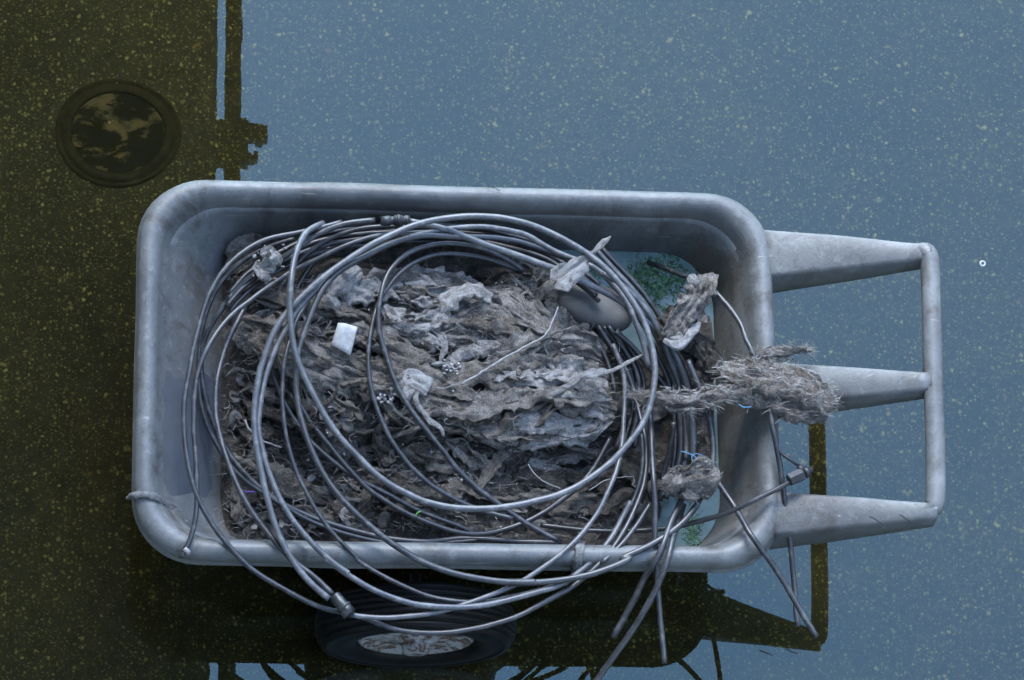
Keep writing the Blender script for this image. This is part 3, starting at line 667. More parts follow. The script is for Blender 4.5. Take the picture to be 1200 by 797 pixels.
clump('fibre_clump', 'long shaggy grey-brown clump of matted roots hanging over the right rim', 'debris clump',
      [([(735, 464), (770, 468), (810, 470), (850, 462), (890, 455), (930, 462), (962, 480)], .032, .03, [.375, .38, .385, .395, .405, .41, .405]),
       ([(848, 428), (870, 438), (905, 448), (945, 458), (972, 480)], .062, .03, [.39, .405, .415, .425, .42]),
       ([(855, 455), (895, 470), (935, 482), (968, 488)], .035, .022, [.395, .405, .41, .405]),
       ([(868, 420), (900, 415), (930, 410), (952, 410)], .014, .012, [.40, .405, .41, .41]),
       ([(905, 430), (936, 445), (958, 465), (966, 488)], .03, .02, [.415, .425, .425, .42])], M, 3600, .022, (1, -.1, 0), 51, .22, spread=.22)
clump('fibre_clump', 'small fluffy pale grey-brown tuft of fibres above the near right corner of the puddle', 'debris clump',
      [([(775, 572), (800, 562), (825, 560), (842, 555)], .042, .03, [.375, .385, .39, .385]), ([(790, 578), (815, 575), (838, 572)], .034, .022, .375), ([(808, 550), (822, 545), (835, 545)], .02, .02, .395)],
      M, 2600, .010, (1, .3, .2), 77, 1.0, spread=1.0)
def loner(name, label, cat, parts, sub='scrap'):
    p0 = at(*parts[0][0][0], .3); e = empty(name, p0, label, cat)
    for k, (pts, w, t, m, z, tp, wr) in enumerate(parts): rag(pts, w, t, m, sub, e, z=z, seed=len(label)+k*5, taper=tp, wr=wr)
    return e
loner('torn_mat', 'dark grey torn felt mat with crusty white edge between hoses by the right wall', 'mat',
      [([(838, 322), (822, 340), (808, 362), (795, 385), (785, 400)], .052, .016, M, [.37, .37, .365, .36, .355], (.3, .8), 1.0),
       ([(775, 372), (785, 380), (800, 388), (815, 395)], .05, .014, D, [.33, .34, .345, .34], (.5, .5), 1.0),
       ([(778, 398), (790, 405), (802, 400), (812, 388), (820, 378)], .016, .012, WH, .366, (.5, .3), .9), ([(783, 392), (792, 396), (800, 393)], .018, .010, WH, .367, (.4, .4), .9),
       ([(806, 325), (813, 330), (818, 336)], .016, .012, PL, .376, (.5, .5), .6)])
loner('wet_rag', 'dark wet grey rag hanging below the torn felt mat against the right wall', 'rag',
      [([(815, 390), (824, 410), (832, 430), (830, 448)], .04, .018, D, [.33, .32, .31, .30], (.5, .4), 1.0), ([(800, 400), (812, 415), (820, 432)], .03, .014, D, .30, (.5, .4), 1.0)])
loner('white_scrap', 'torn white plastic-like scrap with a long pointed tip, lying across the hoses beside the stone', 'scrap',
      [([(648, 338), (662, 326), (676, 314), (688, 303)], .036, .010, WH, [.372, .382, .39, .395], (.3, .35), .5), ([(684, 306), (696, 295), (707, 285), (716, 277)], .010, .005, PL, [.395, .398, .40, .405], (1, .15), .3),
       ([(640, 345), (650, 336), (660, 340)], .03, .014, BR, .365, (.4, .4), .9), ([(668, 334), (675, 325), (686, 312)], .016, .006, PL, .386, (.3, .4), .5)])
loner('white_string', 'white frayed string with a knot, trailing over the right edge of the rag heap', 'string',
      [([(640, 466), (655, 458), (670, 450), (682, 441)], .010, .007, PL, [.352, .358, .362, .366], (.5, .8), .3), ([(680, 442), (692, 439), (704, 437), (712, 437)], .013, .010, WH, [.368, .37, .372, .372], (.5, .6), .4),
       ([(708, 438), (722, 432), (736, 425), (754, 415)], .007, .005, PL, [.372, .376, .38, .385], (.9, .3), .2)])
loner('pale_lump', 'pale cream lump of tissue with a hanging tail in the middle of the rag heap', 'lump',
      [([(472, 448), (482, 446), (494, 450), (504, 455)], .036, .024, WH, .352, (.6, .6), .6), ([(490, 458), (487, 468), (493, 480), (505, 494), (517, 503), (520, 512)], .010, .008, PL, [.36, .358, .352, .348, .345, .34], (.7, .3), .3),
       ([(470, 455), (476, 462), (482, 470)], .03, .02, PL, .345, (.5, .4), .8)])
loner('pale_rag', 'pale bluish rag draped like a wing at the upper middle of the heap', 'rag',
      [([(450, 358), (466, 376), (482, 382), (505, 378), (528, 368)], .034, .012, PL, .350, (.3, .5), .8), ([(515, 370), (532, 350), (553, 343), (575, 352)], .03, .012, PL, [.35, .356, .358, .352], (.4, .5), .8)])
loner('folded_rag', 'grey folded rag end curling up beside the wing-shaped rag, near the white paper tag', 'rag',
      [([(384, 346), (398, 334), (412, 322), (424, 318)], .032, .014, PL, .348, (.4, .3), .8), ([(382, 345), (390, 358), (392, 366)], .024, .012, PL, .345, (.6, .2), .8), ([(398, 342), (420, 345), (440, 350)], .032, .014, PL, .345, (.5, .4), .8)])
def crumbs(label, u0, v0, su, sv, z, n, seed, name='white_crumbs', rr=(.0018, .0045)):
    g = random.Random(seed); ico = bmesh.new(); bmesh.ops.create_icosphere(ico, subdivisions=2, radius=1)
    iv = np.array([q.co[:] for q in ico.verts]); jf = [[q.index for q in f.verts] for f in ico.faces]; ico.free(); s = Soup()
    for q in range(n):
        p = at(u0+g.gauss(0, su), v0+g.gauss(0, sv), z+g.uniform(-.008, .006)); r = g.uniform(*rr)
        s.add(p+iv*(1+.75*fbm(iv*1.9+q*3.1, 4, q))[:, None]*np.array([g.uniform(.7, 1.5), g.uniform(.7, 1.5), .8])*r, jf)
    o = s.link(name, 'white_crumb'); tag(o, label, 'crumbs'); return o
loner('white_fluff', 'torn lump of crusty white fluff on the hoses at the upper left', 'fluff',
      [([(306, 300), (314, 296), (322, 302), (327, 312)], .020, .014, WH, .374, (.4, .4), 1.2), ([(305, 314), (313, 312), (322, 318)], .018, .012, WH, .370, (.3, .4), 1.2), ([(318, 290), (320, 300), (319, 312)], .012, .012, WH, .378, (.4, .4), 1.2),
       ([(300, 306), (308, 322), (318, 328)], .016, .010, PL, .364, (.4, .3), 1.0)], 'shred')
crumbs('few loose white crumbs round the crusty fluff at the upper left', 315, 311, 9, 10, .366, 45, 3, rr=(.0009, .0026))
crumbs('small cluster of white crumbs left of the pale tissue lump', 451, 461, 7, 4.5, .352, 60, 5, rr=(.0012, .003))
crumbs('few white crumbs between the rag folds right of the small twig joint', 528, 431, 5, 4, .352, 40, 6, rr=(.0012, .0028))
def twig(label, pts, r, z, mat='fibre', name='twig', cat='twig'):
    P = np.array([at(u, v, z[i] if isinstance(z, (list, tuple)) else z) for i, (u, v) in enumerate(pts)])
    P = catmull(P, .006); P[1:-1] += np.random.default_rng(len(label)).normal(0, .0005, P[1:-1].shape)
    V, Fc, UV = tube_geo(P, np.linspace(r, r*.7, len(P)), 7, False); return tag(link(name, V, Fc, mat, uv=UV), label, cat)
b = NB('bleached_twig'); v = b.map('Object'); b.done(b.ramp(b.noise(v, 150, 4), [(.3, (.11, .105, .105)), (.7, (.24, .235, .235))]), .7)
twig('thin bleached twig lying diagonally over the middle of the rag heap', [(540, 451), (565, 436), (590, 420), (620, 404), (636, 395), (646, 380), (654, 360)], .0021, [.362, .368, .372, .376, .376, .372, .37], 'bleached_twig')
twig('fine white filament curving from the pale tissue lump to the diagonal twig', [(508, 454), (522, 455), (532, 451), (541, 447)], .0009, .36, 'bleached_twig', 'filament', 'filament')
twig('thin stiff white straw sticking out of the lower right of the rag heap', [(619, 544), (627, 556), (640, 566), (657, 573)], .0011, .33, 'bleached_twig', 'straw', 'straw')
twig('thin bent pale straw behind the right hoses', [(690, 575), (712, 562), (742, 559), (741, 568), (748, 572)], .0010, .30, 'bleached_twig', 'straw', 'straw')
twig('white bent stem among the dark leaves at the left of the tub', [(287, 492), (294, 506), (305, 515), (322, 522), (330, 524)], .0018, .295, 'bleached_twig', 'stem', 'stem')
twig('bright blue thread looped above the fluffy tuft', [(798, 529), (808, 531), (817, 537), (813, 541), (810, 536), (816, 531), (826, 535)], .0008, .405, 'blue_thread', 'thread', 'thread')
twig('bright blue thread poking from below the shaggy root clump', [(866, 474), (872, 477), (879, 477), (880, 476)], .0011, .415, 'blue_thread', 'thread', 'thread')
twig('short purple thread among the leaves near the front left of the tub', [(286, 575), (294, 577), (302, 575)], .0012, .27, 'purple_thread', 'thread', 'thread')
twig('tiny bright green grass blade among the dark hoses near the rim', [(487, 604), (490, 601), (493, 599)], .0013, .31, 'green_blade', 'grass_blade', 'grass blade')
for lb, a, c in (('short black fibre stuck on the near handle arm, closer to the grip', (1054, 603), (1068, 614)), ('short black fibre stuck on the near handle arm, closer to the tub', (1019, 605), (1035, 616))):
    twig(lb, [a, ((a[0]+c[0])/2+1, (a[1]+c[1])/2-1), c], .0011, [.468, .466, .458], 'black_fitting', 'fibre', 'fibre')
twig('short dark hair on the far rim of the tub', [(572, 218), (580, 220), (586, 224)], .0008, [.38, .381, .379], 'black_fitting', 'fibre', 'fibre')
def stone():
    c = at(697, 360, .287); bm_ = bmesh.new(); bmesh.ops.create_icosphere(bm_, subdivisions=4, radius=1)
    V = np.array([q.co[:] for q in bm_.verts]); Fc = [[q.index for q in f.verts] for f in bm_.faces]; bm_.free()
    V = np.sign(V)*np.abs(V)**.88; V *= (1+.06*fbm(V*1.2, 2, 8))[:, None]; V *= np.array([.066, .038, .026])
    a = math.radians(-16); Rz = np.array([[math.cos(a), -math.sin(a), 0], [math.sin(a), math.cos(a), 0], [0, 0, 1]])
    o = link('stone', V @ Rz.T, Fc, 'river_stone'); o.location = c; tag(o, 'smooth rounded grey-brown stone lying under the hoses at the right of the heap', 'stone')
stone()
def paper():
    z = .373; cn = [at(396, 379, z+.002), at(419, 383, z+.002), at(411, 415, z-.004), at(388, 404, z-.002)]
    n = 7; V = []
    for sgn in (0, 1):
        for i in range(n):
            for j in range(n):
                s, t = i/(n-1), j/(n-1); p = (cn[0]*(1-s)+cn[1]*s)*(1-t)+(cn[3]*(1-s)+cn[2]*s)*t
                V.append(p+np.array([0, 0, .004*math.sin(3*t+1)+.003*math.sin(5*s)-(.0008 if sgn else 0)]))
    F_ = grid_faces(n, n); Fc = [f[::-1] for f in F_]+[tuple(q+n*n for q in f) for f in F_]
    b_ = [i*n for i in range(n)]+[(n-1)*n+j for j in range(1, n)]+[i*n+n-1 for i in range(n-2, -1, -1)]+[j for j in range(n-2, 0, -1)]
    for a, c in zip(b_, b_[1:]+b_[:1]): Fc.append((a, a+n*n, c+n*n, c))
    tag(link('paper_tag', V, Fc, 'paper'), 'small white creased paper tag lying on the left of the heap inside the coil', 'paper tag')
paper()
def algae():
    g = random.Random(9); s = Soup(); bm_ = bmesh.new(); bmesh.ops.create_icosphere(bm_, subdivisions=1, radius=1)
    iv = np.array([q.co[:] for q in bm_.verts]); jf = [[q.index for q in f.verts] for f in bm_.faces]; bm_.free()
    for k in range(170):
        cu, cv = g.gauss(762, 30), g.gauss(333, 16); sp = g.uniform(1.5, 6)
        for q in range(g.randrange(15, 60)):
            p = at(cu+g.gauss(0, sp), cv+g.gauss(0, sp*.8), .2239)
            if p[1] > .257 or p[0] > .935: continue
            r = g.choice((.0005, .0007, .001, .0014)); s.add(p+iv*(np.array([g.uniform(.6, 1.5), g.uniform(.6, 1.5), .5])*r)*(1+.4*fbm(iv*2+q, 2, q))[:, None], jf)
    for q in range(420):
        p = at(g.gauss(812, 6), g.gauss(622, 14), .2239); r = g.uniform(.0006, .0018); s.add(p+iv*np.array([1, 1, .5])*r, jf)
    o = s.link('algae', 'algae', kind='stuff'); tag(o, 'green algae floating on the puddle in the far right corner of the tub', 'algae')
algae()
# layer that darkens the near part of the front wall, cord round the front rim, cloth strap on the near rim
def front_sheet():
    n, m = 16, 14; V = []
    for i in range(n):
        v = 420+(597-420)*i/(n-1)
        for j in range(m):
            t = j/(m-1); x = X0+.0385+t*(.138-.0395+.002); zz = .355+(.222-.355)*(t**.92)
            y = at(200, v, zz)[1]+(.03*float(fbm(np.array([t*4, .5, .5]), 3, 4)) if i == 0 else 0)
            e_ = min(1, i/3, j/3)*.0052-.003
            V.append((x+.7*e_+.0008*float(vnoise(np.array([v*.05, t*5, 1.]))), y, zz+e_+.0008*float(vnoise(np.array([v*.04, t*4, 7.])))))
    k = len(V); F_ = grid_faces(n, m); V = V+[(x, y, z-.0012) for x, y, z in V]
    Fc = [f for f in F_]+[tuple(q+k for q in f[::-1]) for f in F_]
    b_ = [i*m for i in range(n)]+[(n-1)*m+j for j in range(1, m)]+[i*m+m-1 for i in range(n-2, -1, -1)]+[j for j in range(m-2, 0, -1)]
    for a, c in zip(b_, b_[1:]+b_[:1]): Fc.append((a, c, c+k, a+k))
    tag(link('wall_sheet', V, Fc, 'dark_sheet'), 'dark slate-blue layer over the near part of the sloping front wall of the tub', 'sheet')
front_sheet()
def band(name, label, cat, P, w, mat, seed, tk=.004, n=12):
    P = catmull(np.array(P), .004); V, Fc, UV = rag_geo(P, w, tk, seed, nc=24, step=.003, taper=(.8, .6), wr=.22)
    return tag(link(name, V, Fc, mat, uv=UV), label, cat)
y_ = at(165, 582, .37)[1]
band('cord', 'grey twisted cord tied over the front rim and across the front wall', 'cord',
     [(-.007, y_+.006, .335), (-.008, y_+.004, .350), (-.001, y_+.002, .372), (.016, y_, .3815), (.032, y_-.001, .372), (.045, y_-.003, .350), (.065, y_-.006, .322), (.10, y_-.008, .276), (.137, y_-.008, .232)], .012, 'grey_tape', 3, .005)
x_ = at(677, 650, .37)[0]
band('cloth_strap', 'frayed grey cloth strap wrapped over the near rim and hanging down beside the wheel', 'strap',
     [(x_+.004, -.270, .345), (x_+.003, -.2775, .366), (x_+.002, -.286, .3765), (x_, -.296, .381), (x_, -.306, .3775), (x_, -.315, .365), (x_, -.3195, .345), (x_-.002, -.320, .31), (x_-.003, -.319, .28), (x_-.004, -.3185, .262)], .016, 'grey_tape', 8, .005)
def floating_ring():
    c = at(1151.5, 309, .0012); V = []; n, m = 28, 10
    for q in range(n):
        a = 6.2832*q/n
        for j in range(m):
            e = 6.2832*j/m; r = .0042+.0016*math.cos(e); V.append((c[0]+r*math.cos(a), c[1]+r*math.sin(a), c[2]+.0014*math.sin(e)))
    Fc = [(q*m+j, ((q+1) % n)*m+j, ((q+1) % n)*m+(j+1) % m, q*m+(j+1) % m) for q in range(n) for j in range(m)]
    tag(link('plastic_ring', V, Fc, 'white_plastic'), 'tiny white plastic ring floating on the water right of the handle', 'ring')
floating_ring()
# ================================================================== HOSES
VIEW = {'A1': (200, 240), 'A2': (420, 240), 'A3': (640, 270), 'B1': (200, 390), 'B2': (420, 390), 'B3': (640, 400), 'C1': (200, 530), 'C2': (420, 530), 'C3': (640, 530),
        'D1': (340, 637), 'D2': (560, 637), 'V': (780, 380), 'G1': (800, 500), 'G0': (760, 480)}
def trace(txt):
    uv, zs, org, sc, pend = [], [], None, 4.983, None
    for tk in txt.split():
        if tk in VIEW: org = VIEW[tk]; sc = 2.995 if tk == 'G0' else 4.983
        elif tk[0] == '@': pend = float(tk[1:])
        else:
            x, y = map(float, tk.split(',')); uv.append((org[0]+x/sc, org[1]+y/sc))
            if pend is not None: zs.append((len(uv)-1, pend)); pend = None
    z = np.interp(range(len(uv)), [a for a, _ in zs], [b_ for _, b_ in zs])
    keep = [0]
    for i in range(1, len(uv)):
        if math.hypot(uv[i][0]-uv[keep[-1]][0], uv[i][1]-uv[keep[-1]][1]) > 9: keep.append(i)
    return np.array([at(uv[i][0], uv[i][1], z[i]) for i in keep])
GRP = 'loops of irrigation hose on the heap'
HOSES = [
 ('thickest pale hose, topmost loop of the coil, running round the whole heap', 'pale_pipe', .0063,
  "A1 @.37 900,105 840,118 790,160 750,220 725,300 @.42 700,400 690,500 690,600 700,700 B1 720,100 760,220 810,330 870,440 940,550 1010,640 1090,720 C2 0,40 80,110 170,175 280,240 @.41 380,285 500,315 620,330 750,330 880,315 1000,290 1100,265 C3 0,280 100,240 200,190 300,120 380,50 B3 350,735 430,660 510,570 570,480 @.41 610,380 630,270 635,160 625,60 A3 595,600 570,520 530,440 480,370 430,300 370,230 300,180 230,125 140,70 60,30 A2 1080,140 950,100 820,75 680,65 @.40 560,70 430,85 320,115 220,160 110,220 A1 1100,270 1000,340 920,400 850,450 780,510 720,570 660,640 610,730 B1 540,150 505,280 490,400 488,500 495,600 505,700 C1 @.40 530,120 550,220 575,330 610,430 650,540 700,620 760,700 D1 60,190 150,270 @.395 225,325"),
 ('grey hose crossing the front rim and ending in the open pipe joint over the wheel', 'grey_pipe', .0056,
  "A1 @.34 430,600 390,680 350,760 B1 320,80 290,180 270,280 258,400 262,510 285,610 310,680 C1 340,80 380,170 @.38 430,270 490,370 550,450 610,530 @.388 660,590 720,640 790,690 880,760 D1 150,215 @.395 252,300"),
 ('outermost long hose sweeping widest on the left and passing lowest over the wheel', 'grey_pipe', .0052,
  "A1 @.37 1000,100 850,140 750,166 660,175 570,195 480,230 400,285 330,350 270,430 225,510 190,610 165,700 B1 130,120 105,250 78,400 72,550 85,680 C1 @.39 105,100 130,200 170,290 215,370 270,460 340,550 430,650 540,730 D1 80,330 160,370 250,402 @.372 400,420 500,465 620,510 750,525 880,525 1000,515 1100,495 D2 80,480 180,445 280,405 380,350 480,295 580,235 650,170 730,100 C3 @.37 340,600 420,510 480,410 530,310 570,200 590,80 B3 580,600 575,520 545,430 @.30 525,360 500,230 450,130 390,40 A3 300,590"),
 ('thin dark hose just inside the outermost loop at the left, diving under the leaves', 'black_pipe', .0048,
  "A1 @.352 720,200 600,235 500,270 420,320 350,380 290,450 250,520 215,600 185,700 B1 160,110 @.30 160,220 165,330 190,470 235,590 C1 330,60 400,140 470,200 540,240 620,290 700,350 800,405 900,440 1000,470 C2 0,500 @.275 130,525 280,545 420,540 560,523 700,508"),
 ('thick hose left of the barbed joint at the far wall, dropping behind the others', 'grey_pipe', .0060,
  "A2 @.385 100,93 A1 1070,98 960,125 870,160 800,200 740,250 @.36 690,290 600,340 480,400 400,480 330,560 270,640 215,720 B1 @.32 195,10 @.30 168,110 168,210 190,330 215,430 245,530 C1 @.275 345,20 400,90 460,160 520,220 590,262 660,310 740,350 830,385 920,415 1050,455 C2 0,468 180,500 330,520 460,520 620,497 780,510 900,520 1050,525 1180,522"),
 ('thick hose leaving the barbed joint, running straight down past the stone to the right side', 'pale_pipe', .0066,
  "A2 @.38 290,95 360,108 430,120 520,145 640,190 760,240 880,280 1000,320 1100,360 A3 70,220 @.37 170,280 260,320 340,360 420,400 480,440 560,500 640,570 @.34 690,610 740,690 B3 800,180 825,280 850,400 862,540 @.28 855,690"),
 ('hose whose cut end with pale ring rests on the near left corner', 'grey_pipe', .0052,
  "A2 @.355 450,160 250,172 100,182 A1 @.375 1190,184 1080,208 950,270 850,320 740,370 @.355 650,425 590,465 500,530 420,590 340,655 270,735 B1 @.385 210,90 165,180 140,290 128,420 132,560 143,700 C1 148,100 151,230 150,360 135,460 110,540 @.385 58,614"),
 ('dark hose low in the coil, ducking under the thick pale loop', 'black_pipe', .0050,
  "A2 @.345 800,135 600,130 430,130 200,128 A1 @.36 1196,128 1080,140 960,180 870,225 800,275 745,330 700,400 640,470 590,540 565,640 553,740 B1 @.31 560,80 590,215 630,350 700,490 760,570 830,650 900,720 C1 970,70 1050,130 1120,180 C2 @.30 0,160 90,210 200,265 300,320 420,370 540,410 640,455 720,500 @.27 790,523 900,527 1050,531"),
 ('dark hose turning up again to the right behind the thick pale loop', 'black_pipe', .0054,
  "A2 @.34 1000,235 880,205 700,180 520,180 300,165 100,160 A1 1196,160 1050,190 940,240 860,300 810,360 760,440 720,530 690,640 B1 @.315 695,200 720,330 760,430 830,540 900,630 970,710 C1 1000,65 1090,135 C2 0,185 60,215 150,280 250,340 370,400 480,440 600,475 @.295 660,490 760,478 900,440 1020,390 1120,330 C3 0,350 80,290 160,235 240,150 300,70 B3 300,720 340,620 375,560"),
 ('thin hose hanging over the near rim just above the wheel', 'grey_pipe', .0044,
  "A1 @.35 800,560 750,640 720,720 B1 @.385 690,50 665,150 650,280 650,420 660,540 690,680 C1 730,100 780,220 840,330 900,420 970,510 1060,590 1130,650 D1 350,70 430,120 520,180 620,235 720,280 830,320 950,343 1080,345 D2 @.375 100,335 220,308 330,280 430,252 520,212 600,162 680,95 C3 240,640 310,575 380,500 440,410 @.34 500,300 545,200 565,80 B3 560,600 555,540"),
 ('hose second from the top, sagging over the near rim across the wheel top', 'pale_pipe', .0058,
  "B3 @.38 600,150 A3 600,790 590,740 560,640 520,540 480,430 420,340 340,262 260,197 150,160 0,105 A2 @.365 1130,225 1020,180 880,145 740,128 600,135 460,155 350,172 240,205 120,250 0,315 A1 @.385 1040,350 960,405 900,455 820,525 760,585 710,655 660,740 B1 600,110 565,210 540,320 520,420 510,520 520,620 540,720 C1 560,100 600,200 @.40 650,300 720,400 800,500 880,590 970,660 1080,730 D1 @.40 170,70 250,120 350,190 460,260 580,310 700,350 820,370 950,378 1080,370 D2 0,370 100,355 220,320 330,290 @.385 430,265 500,240 560,190 620,145 700,75 C3 250,625 340,550 410,465 @.34 440,400 500,290"),
 ('grey hose lying over all others on the near rim, up to the fluffy tuft', 'grey_pipe', .0062,
  "A2 @.36 1196,300 1100,265 1000,232 880,207 760,190 640,186 520,186 400,175 300,190 180,232 80,278 0,320 A1 @.39 1080,312 1000,362 930,430 880,500 840,590 800,700 B1 770,20 745,100 735,190 731,280 740,380 755,480 780,570 810,660 850,740 C1 870,90 930,190 1000,280 1080,360 C2 @.405 0,390 80,450 170,520 260,580 370,640 500,690 640,730 800,755 950,765 1080,760 D2 100,225 220,235 350,230 480,215 600,195 720,160 830,120 940,65 C3 400,640 530,585 640,530 730,470 @.38 800,410 850,350 885,290 @.36 940,190 970,100 B3 978,640 980,580 960,480 950,420 920,320 880,230 830,110"),
 ('hose rising to the right from the open pipe joint, crossing under the sagging loops', 'pale_pipe', .0050,
  "D1 @.385 350,415 420,428 500,435 650,430 780,415 900,395 1060,345 D2 0,330 100,290 180,265 270,215 370,150 460,80 C3 @.385 80,610 160,530 230,450 290,370 340,280 390,170 420,90 B3 435,670 450,540 455,420 @.33 460,300 455,200 430,100 390,20"),
 ('inner loop hose, the larger of the two arcs over the middle of the heap', 'grey_pipe', .0052,
  "A2 @.33 970,390 900,340 820,290 720,245 600,222 470,220 360,240 270,285 200,350 155,430 @.378 130,510 115,600 110,700 120,790 B2 150,100 180,210 220,310 280,420 340,500 410,590 480,670 540,740 C2 @.365 490,0 560,80 640,160 720,235 820,300 @.33 880,345 940,390 1020,440 1100,490 1170,520"),
 ('inner loop hose, the smaller arc ending under the thick pale loop', 'grey_pipe', .0048,
  "A2 @.32 940,390 870,355 780,320 660,295 540,283 430,290 330,325 250,380 190,450 140,520 100,600 75,700 @.368 65,790 B2 52,120 60,250 75,360 110,460 150,560 200,640 260,730 C2 @.355 230,0 290,70 360,140 450,210 540,265 @.335 630,312 740,350 820,370 900,385"),
 ('short dark hose curve above the smallest arc near the far wall', 'black_pipe', .0045, "A2 @.32 1090,410 1030,370 940,325 830,275 700,230 600,206 520,200"),
 ('straight hose hanging over the near rim with its open cut end pointing down', 'grey_pipe', .0056,
  "B3 @.34 600,420 612,500 622,650 C3 622,0 @.385 628,150 632,300 636,450 640,600 645,720 D2 @.36 1050,230 1060,350 1070,470 1080,600 1088,700"),
 ('short thick hose end slanting down left over the near rim', 'grey_pipe', .0062,
  "C3 @.36 795,260 770,330 735,390 705,480 @.392 680,560 640,640 590,720 D2 1000,130 @.36 950,240 900,340 850,440 @.33 790,545"),
 ('long hose end curving over the near rim and out of the picture at the bottom', 'grey_pipe', .0062,
  "C3 @.34 800,310 770,410 745,490 @.40 720,590 690,690 D2 1100,130 1060,230 @.38 1010,330 940,440 860,560 780,680 @.31 700,797 620,900"),
 ('pale hose squeezed along the topmost loop at the right, passing under the root clump', 'pale_pipe', .0058,
  "A3 @.38 330,245 480,335 560,430 620,500 670,580 700,680 B3 @.33 720,70 755,170 790,290 805,400 @.27 812,540 815,690"),
 ('hose rising from the algae puddle and hanging down past the near handle arm', 'grey_pipe', .0054,
  "A3 @.25 600,190 700,220 790,260 @.36 900,290 980,350 1050,420 1110,490 1150,570 1185,680 V @.41 470,70 510,160 560,300 600,450 G1 @.412 530,60 550,130 575,280 595,430 615,550 630,680 G0 @.34 495,450 510,600 525,762"),
 ('straight hose slanting over the near right corner of the rim to the lower right', 'grey_pipe', .0058,
  "C3 @.36 1000,180 1030,220 1100,310 G1 @.367 310,500 @.405 400,640 480,740 G0 @.38 480,610 540,720 592,800"),
 ('thin paired hose running to the hexagonal fitting over the right rim', 'black_pipe', .0050,
  "C2 @.29 1060,425 1190,440 C3 100,450 250,465 400,465 550,460 @.335 660,455 810,430 950,390 1080,350 G1 @.386 320,475 420,432 520,382 600,340 @.40 642,312"),
 ('short hose emerging under the stone, leftmost of the dark bundle', 'black_pipe', .0048, "A3 @.31 270,590 310,660 360,750 B3 350,90 390,190 405,300"),
 ('short hose under the stone, second in the dark bundle', 'black_pipe', .0048, "A3 @.30 340,590 400,690 430,780 B3 440,100 470,220 485,300"),
 ('short hose under the stone slanting right below the others', 'black_pipe', .0056, "A3 @.32 400,590 470,640 530,700 575,770 B3 620,150 680,220 @.28 720,285"),
 ('short curved hose in the dark gap right of the heap', 'black_pipe', .0048, "B3 @.28 430,20 500,110 545,200 560,290"),
 ('short hose going down from the root clump towards the tuft', 'grey_pipe', .0050, "B3 @.31 742,470 735,580 705,690 C3 @.27 700,90 672,160"),
 ('short hose arching towards the near rim beside the grey sagging hose', 'grey_pipe', .0048, "C3 @.36 612,295 560,380 500,470 430,550 370,610 @.375 325,650"),
]
def shifted(txt, dx, dy, dz):
    out = []
    for tk in txt.split():
        if tk[0] == '@': out.append('@%.3f' % (float(tk[1:])+dz))
        elif tk in ('A1', 'A2', 'A3', 'B1', 'B2', 'B3', 'C1', 'C2', 'C3', 'D1', 'D2', 'V', 'G1', 'G0'): out.append(tk)
        else: x, y = tk.split(','); out.append('%.0f,%.0f' % (float(x)+dx, float(y)+dy))
    return ' '.join(out)
RB = iter(['grey strand under the torn felt mat in the hose bundle right of the heap', 'palest strand of the hose bundle right of the heap', 'black strand just left of the torn felt mat, crossing the puddle edge', 'strand of the right hose bundle nearest the algae, behind the others', 'grey strand nearest the rag heap in the dark bundle below the stone', 'black strand second from the rag heap in the dark bundle below the stone', 'grey strand third from the rag heap in the dark bundle below the stone', 'black strand fourth from the rag heap in the dark bundle below the stone'])
TB = iter(['black strand in the middle of the packed hoses along the far wall', 'grey strand closest to the far wall in the packed hoses', 'lower black strand of the packed hoses along the far wall', 'thinnest grey strand, lowest of the packed hoses along the far wall'])
T_R = "A3 @.34 250,120 350,230 440,320 530,430 600,540 660,650 700,780 B3 @.30 735,170 765,290 785,420 790,560 785,690 C3 @.27 770,60 740,170 700,270"
T_S = "A3 @.31 300,560 360,640 420,740 B3 420,60 460,160 480,260 @.28 470,380 450,500 410,620"
T_T = "A1 @.34 330,560 420,450 540,360 680,280 820,220 960,185 1100,165 1190,160 A2 @.33 120,150 300,140 480,150 660,165 840,195 1000,240 1150,300 A3 100,190 200,260 300,350"
for dx, dy, dz, mt, r_ in ((0, 0, 0, 'grey_pipe', .0058), (38, -6, -.012, 'pale_pipe', .0056), (-34, 10, -.008, 'black_pipe', .0052), (78, -14, -.03, 'grey_pipe', .0055)): HOSES.append((next(RB), mt, r_, shifted(T_R, dx, dy, dz)))
for dx, dy, dz, mt, r_ in ((0, 0, 0, 'grey_pipe', .005), (34, -4, -.01, 'black_pipe', .005), (66, 4, -.004, 'grey_pipe', .0052), (100, 0, -.016, 'black_pipe', .005)): HOSES.append((next(RB), mt, r_, shifted(T_S, dx, dy, dz)))
for dx, dy, dz, mt, r_ in ((0, 0, 0, 'black_pipe', .0052), (8, -34, -.010, 'grey_pipe', .005), (-6, 36, .004, 'black_pipe', .005), (14, 66, -.006, 'grey_pipe', .0046)): HOSES.append((next(TB), mt, r_, shifted(T_T, dx, dy, dz)))
BYNAME = {}
def build_hoses():
    for k, (label, mat, r, txt) in enumerate(HOSES):
        P = smooth_path(catmull(trace(txt), .007), 14)
        V, Fc, UV = tube_geo(P+np.stack([fbm(np.stack([np.arange(len(P))*.09, 0*P[:, 0]+k*5.3, 0*P[:, 0]+c_*9.], -1), 3, c_)*.0022 for c_ in range(3)], 1), r*.81, 12); o = tag(link('hose', V, Fc, mat, uv=UV), label, 'hose', GRP); BYNAME[k] = (o, P)
build_hoses()
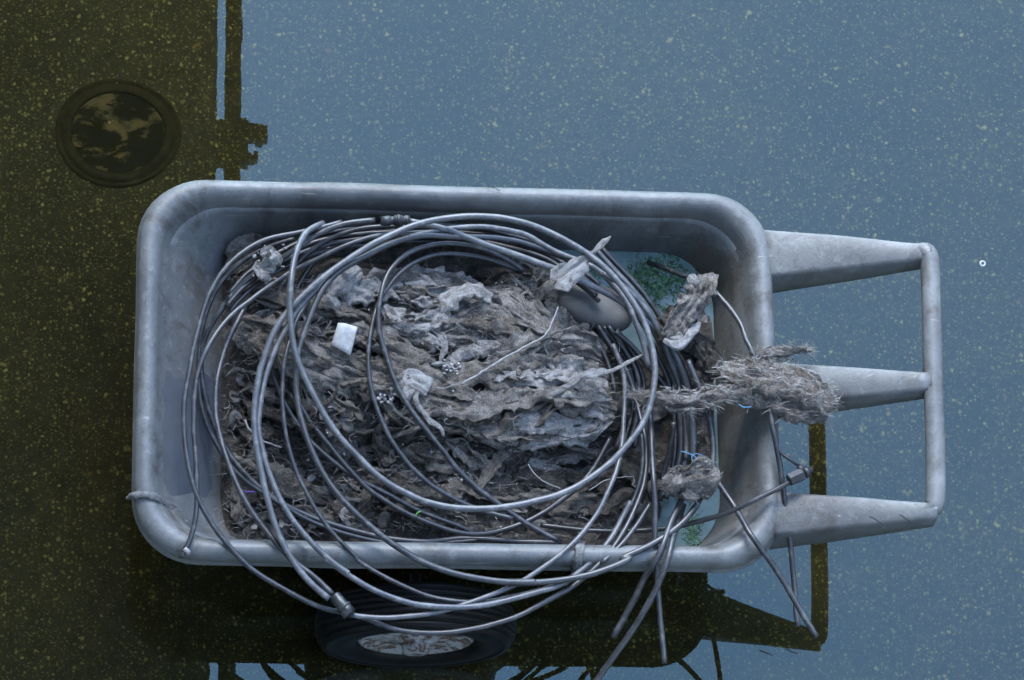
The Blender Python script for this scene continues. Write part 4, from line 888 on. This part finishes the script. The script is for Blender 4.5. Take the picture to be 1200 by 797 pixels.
# the fittings
def cyl_between(a, c, rs, name, mat, parent=None, n=20, hollow=True):
    a, c = np.asarray(a, float), np.asarray(c, float); m = len(rs); P = np.array([a+(c-a)*t for t, _ in rs])
    V, Fc, UV = tube_geo(P, np.array([r for _, r in rs]), n, hollow); return link(name, V, Fc, mat, parent, uv=UV)
a, c = at(391, 697, .397), at(410, 720, .394)
e = empty('pipe_joint', a, 'short grey pipe joint with an open collared end hanging over the wheel', 'pipe joint')
cyl_between(a, c, [(0, .0080), (.1, .0095), (.62, .0098), (.63, .0112), (1, .0112)], 'sleeve', 'black_pipe', e)
cyl_between(a+(c-a)*.55, a+(c-a)*.68, [(0, .0108), (.2, .0122), (.8, .0122), (1, .0108)], 'collar', 'black_fitting', e, hollow=False)
a, c = at(446, 259, .386), at(480, 258, .384)
e = empty('barbed_joint', a, 'small black barbed joint between two hoses at the far wall of the tub', 'hose joint')
cyl_between(a, c, [(0, .0072), (.30, .0085), (.34, .0070), (.45, .0070), (.48, .0088), (.75, .0088), (.78, .0072), (.82, .0072), (.85, .0085), (1, .0075)], 'coupler', 'black_fitting', e)
cyl_between(a+(c-a)*.55, a+(c-a)*.68, [(0, .0092), (.2, .0102), (.8, .0102), (1, .0092)], 'collar', 'black_fitting', e, hollow=False)
a, c = at(924, 563, .402), at(948, 552, .402)
e = empty('hex_fitting', a, 'black hexagonal compression fitting at the end of the paired hose, over the right rim', 'hose fitting')
o = cyl_between(a, a+(c-a)*.72, [(0, .0085), (.06, .0105), (.94, .0105), (1, .0085)], 'nut', 'black_fitting', e, 6, False); o.data.polygons.foreach_set('use_smooth', [False]*len(o.data.polygons))
cyl_between(a+(c-a)*.74, c, [(0, .0072), (.3, .0092), (.7, .0092), (1, .0078)], 'cap', 'black_fitting', e, 16)
q0, q1 = at(914, 530, .403), at(936, 546, .404)
cyl_between(q0, q1, [(0, .0026), (1, .0026)], 'stub', 'black_fitting', e, 8); 
cyl_between(q1, at(941, 553, .403), [(0, .0045), (.5, .0060), (1, .0040)], 'barb', 'black_fitting', e, 10, False)
a, c = at(220.5, 644, .386), at(217, 648, .386)
tag(cyl_between(a, c, [(0, .0058), (1, .0058)], 'hose_ring', 'white_crumb', None, 14, False), 'narrow pale ring round the cut hose end on the near front corner', 'ring')
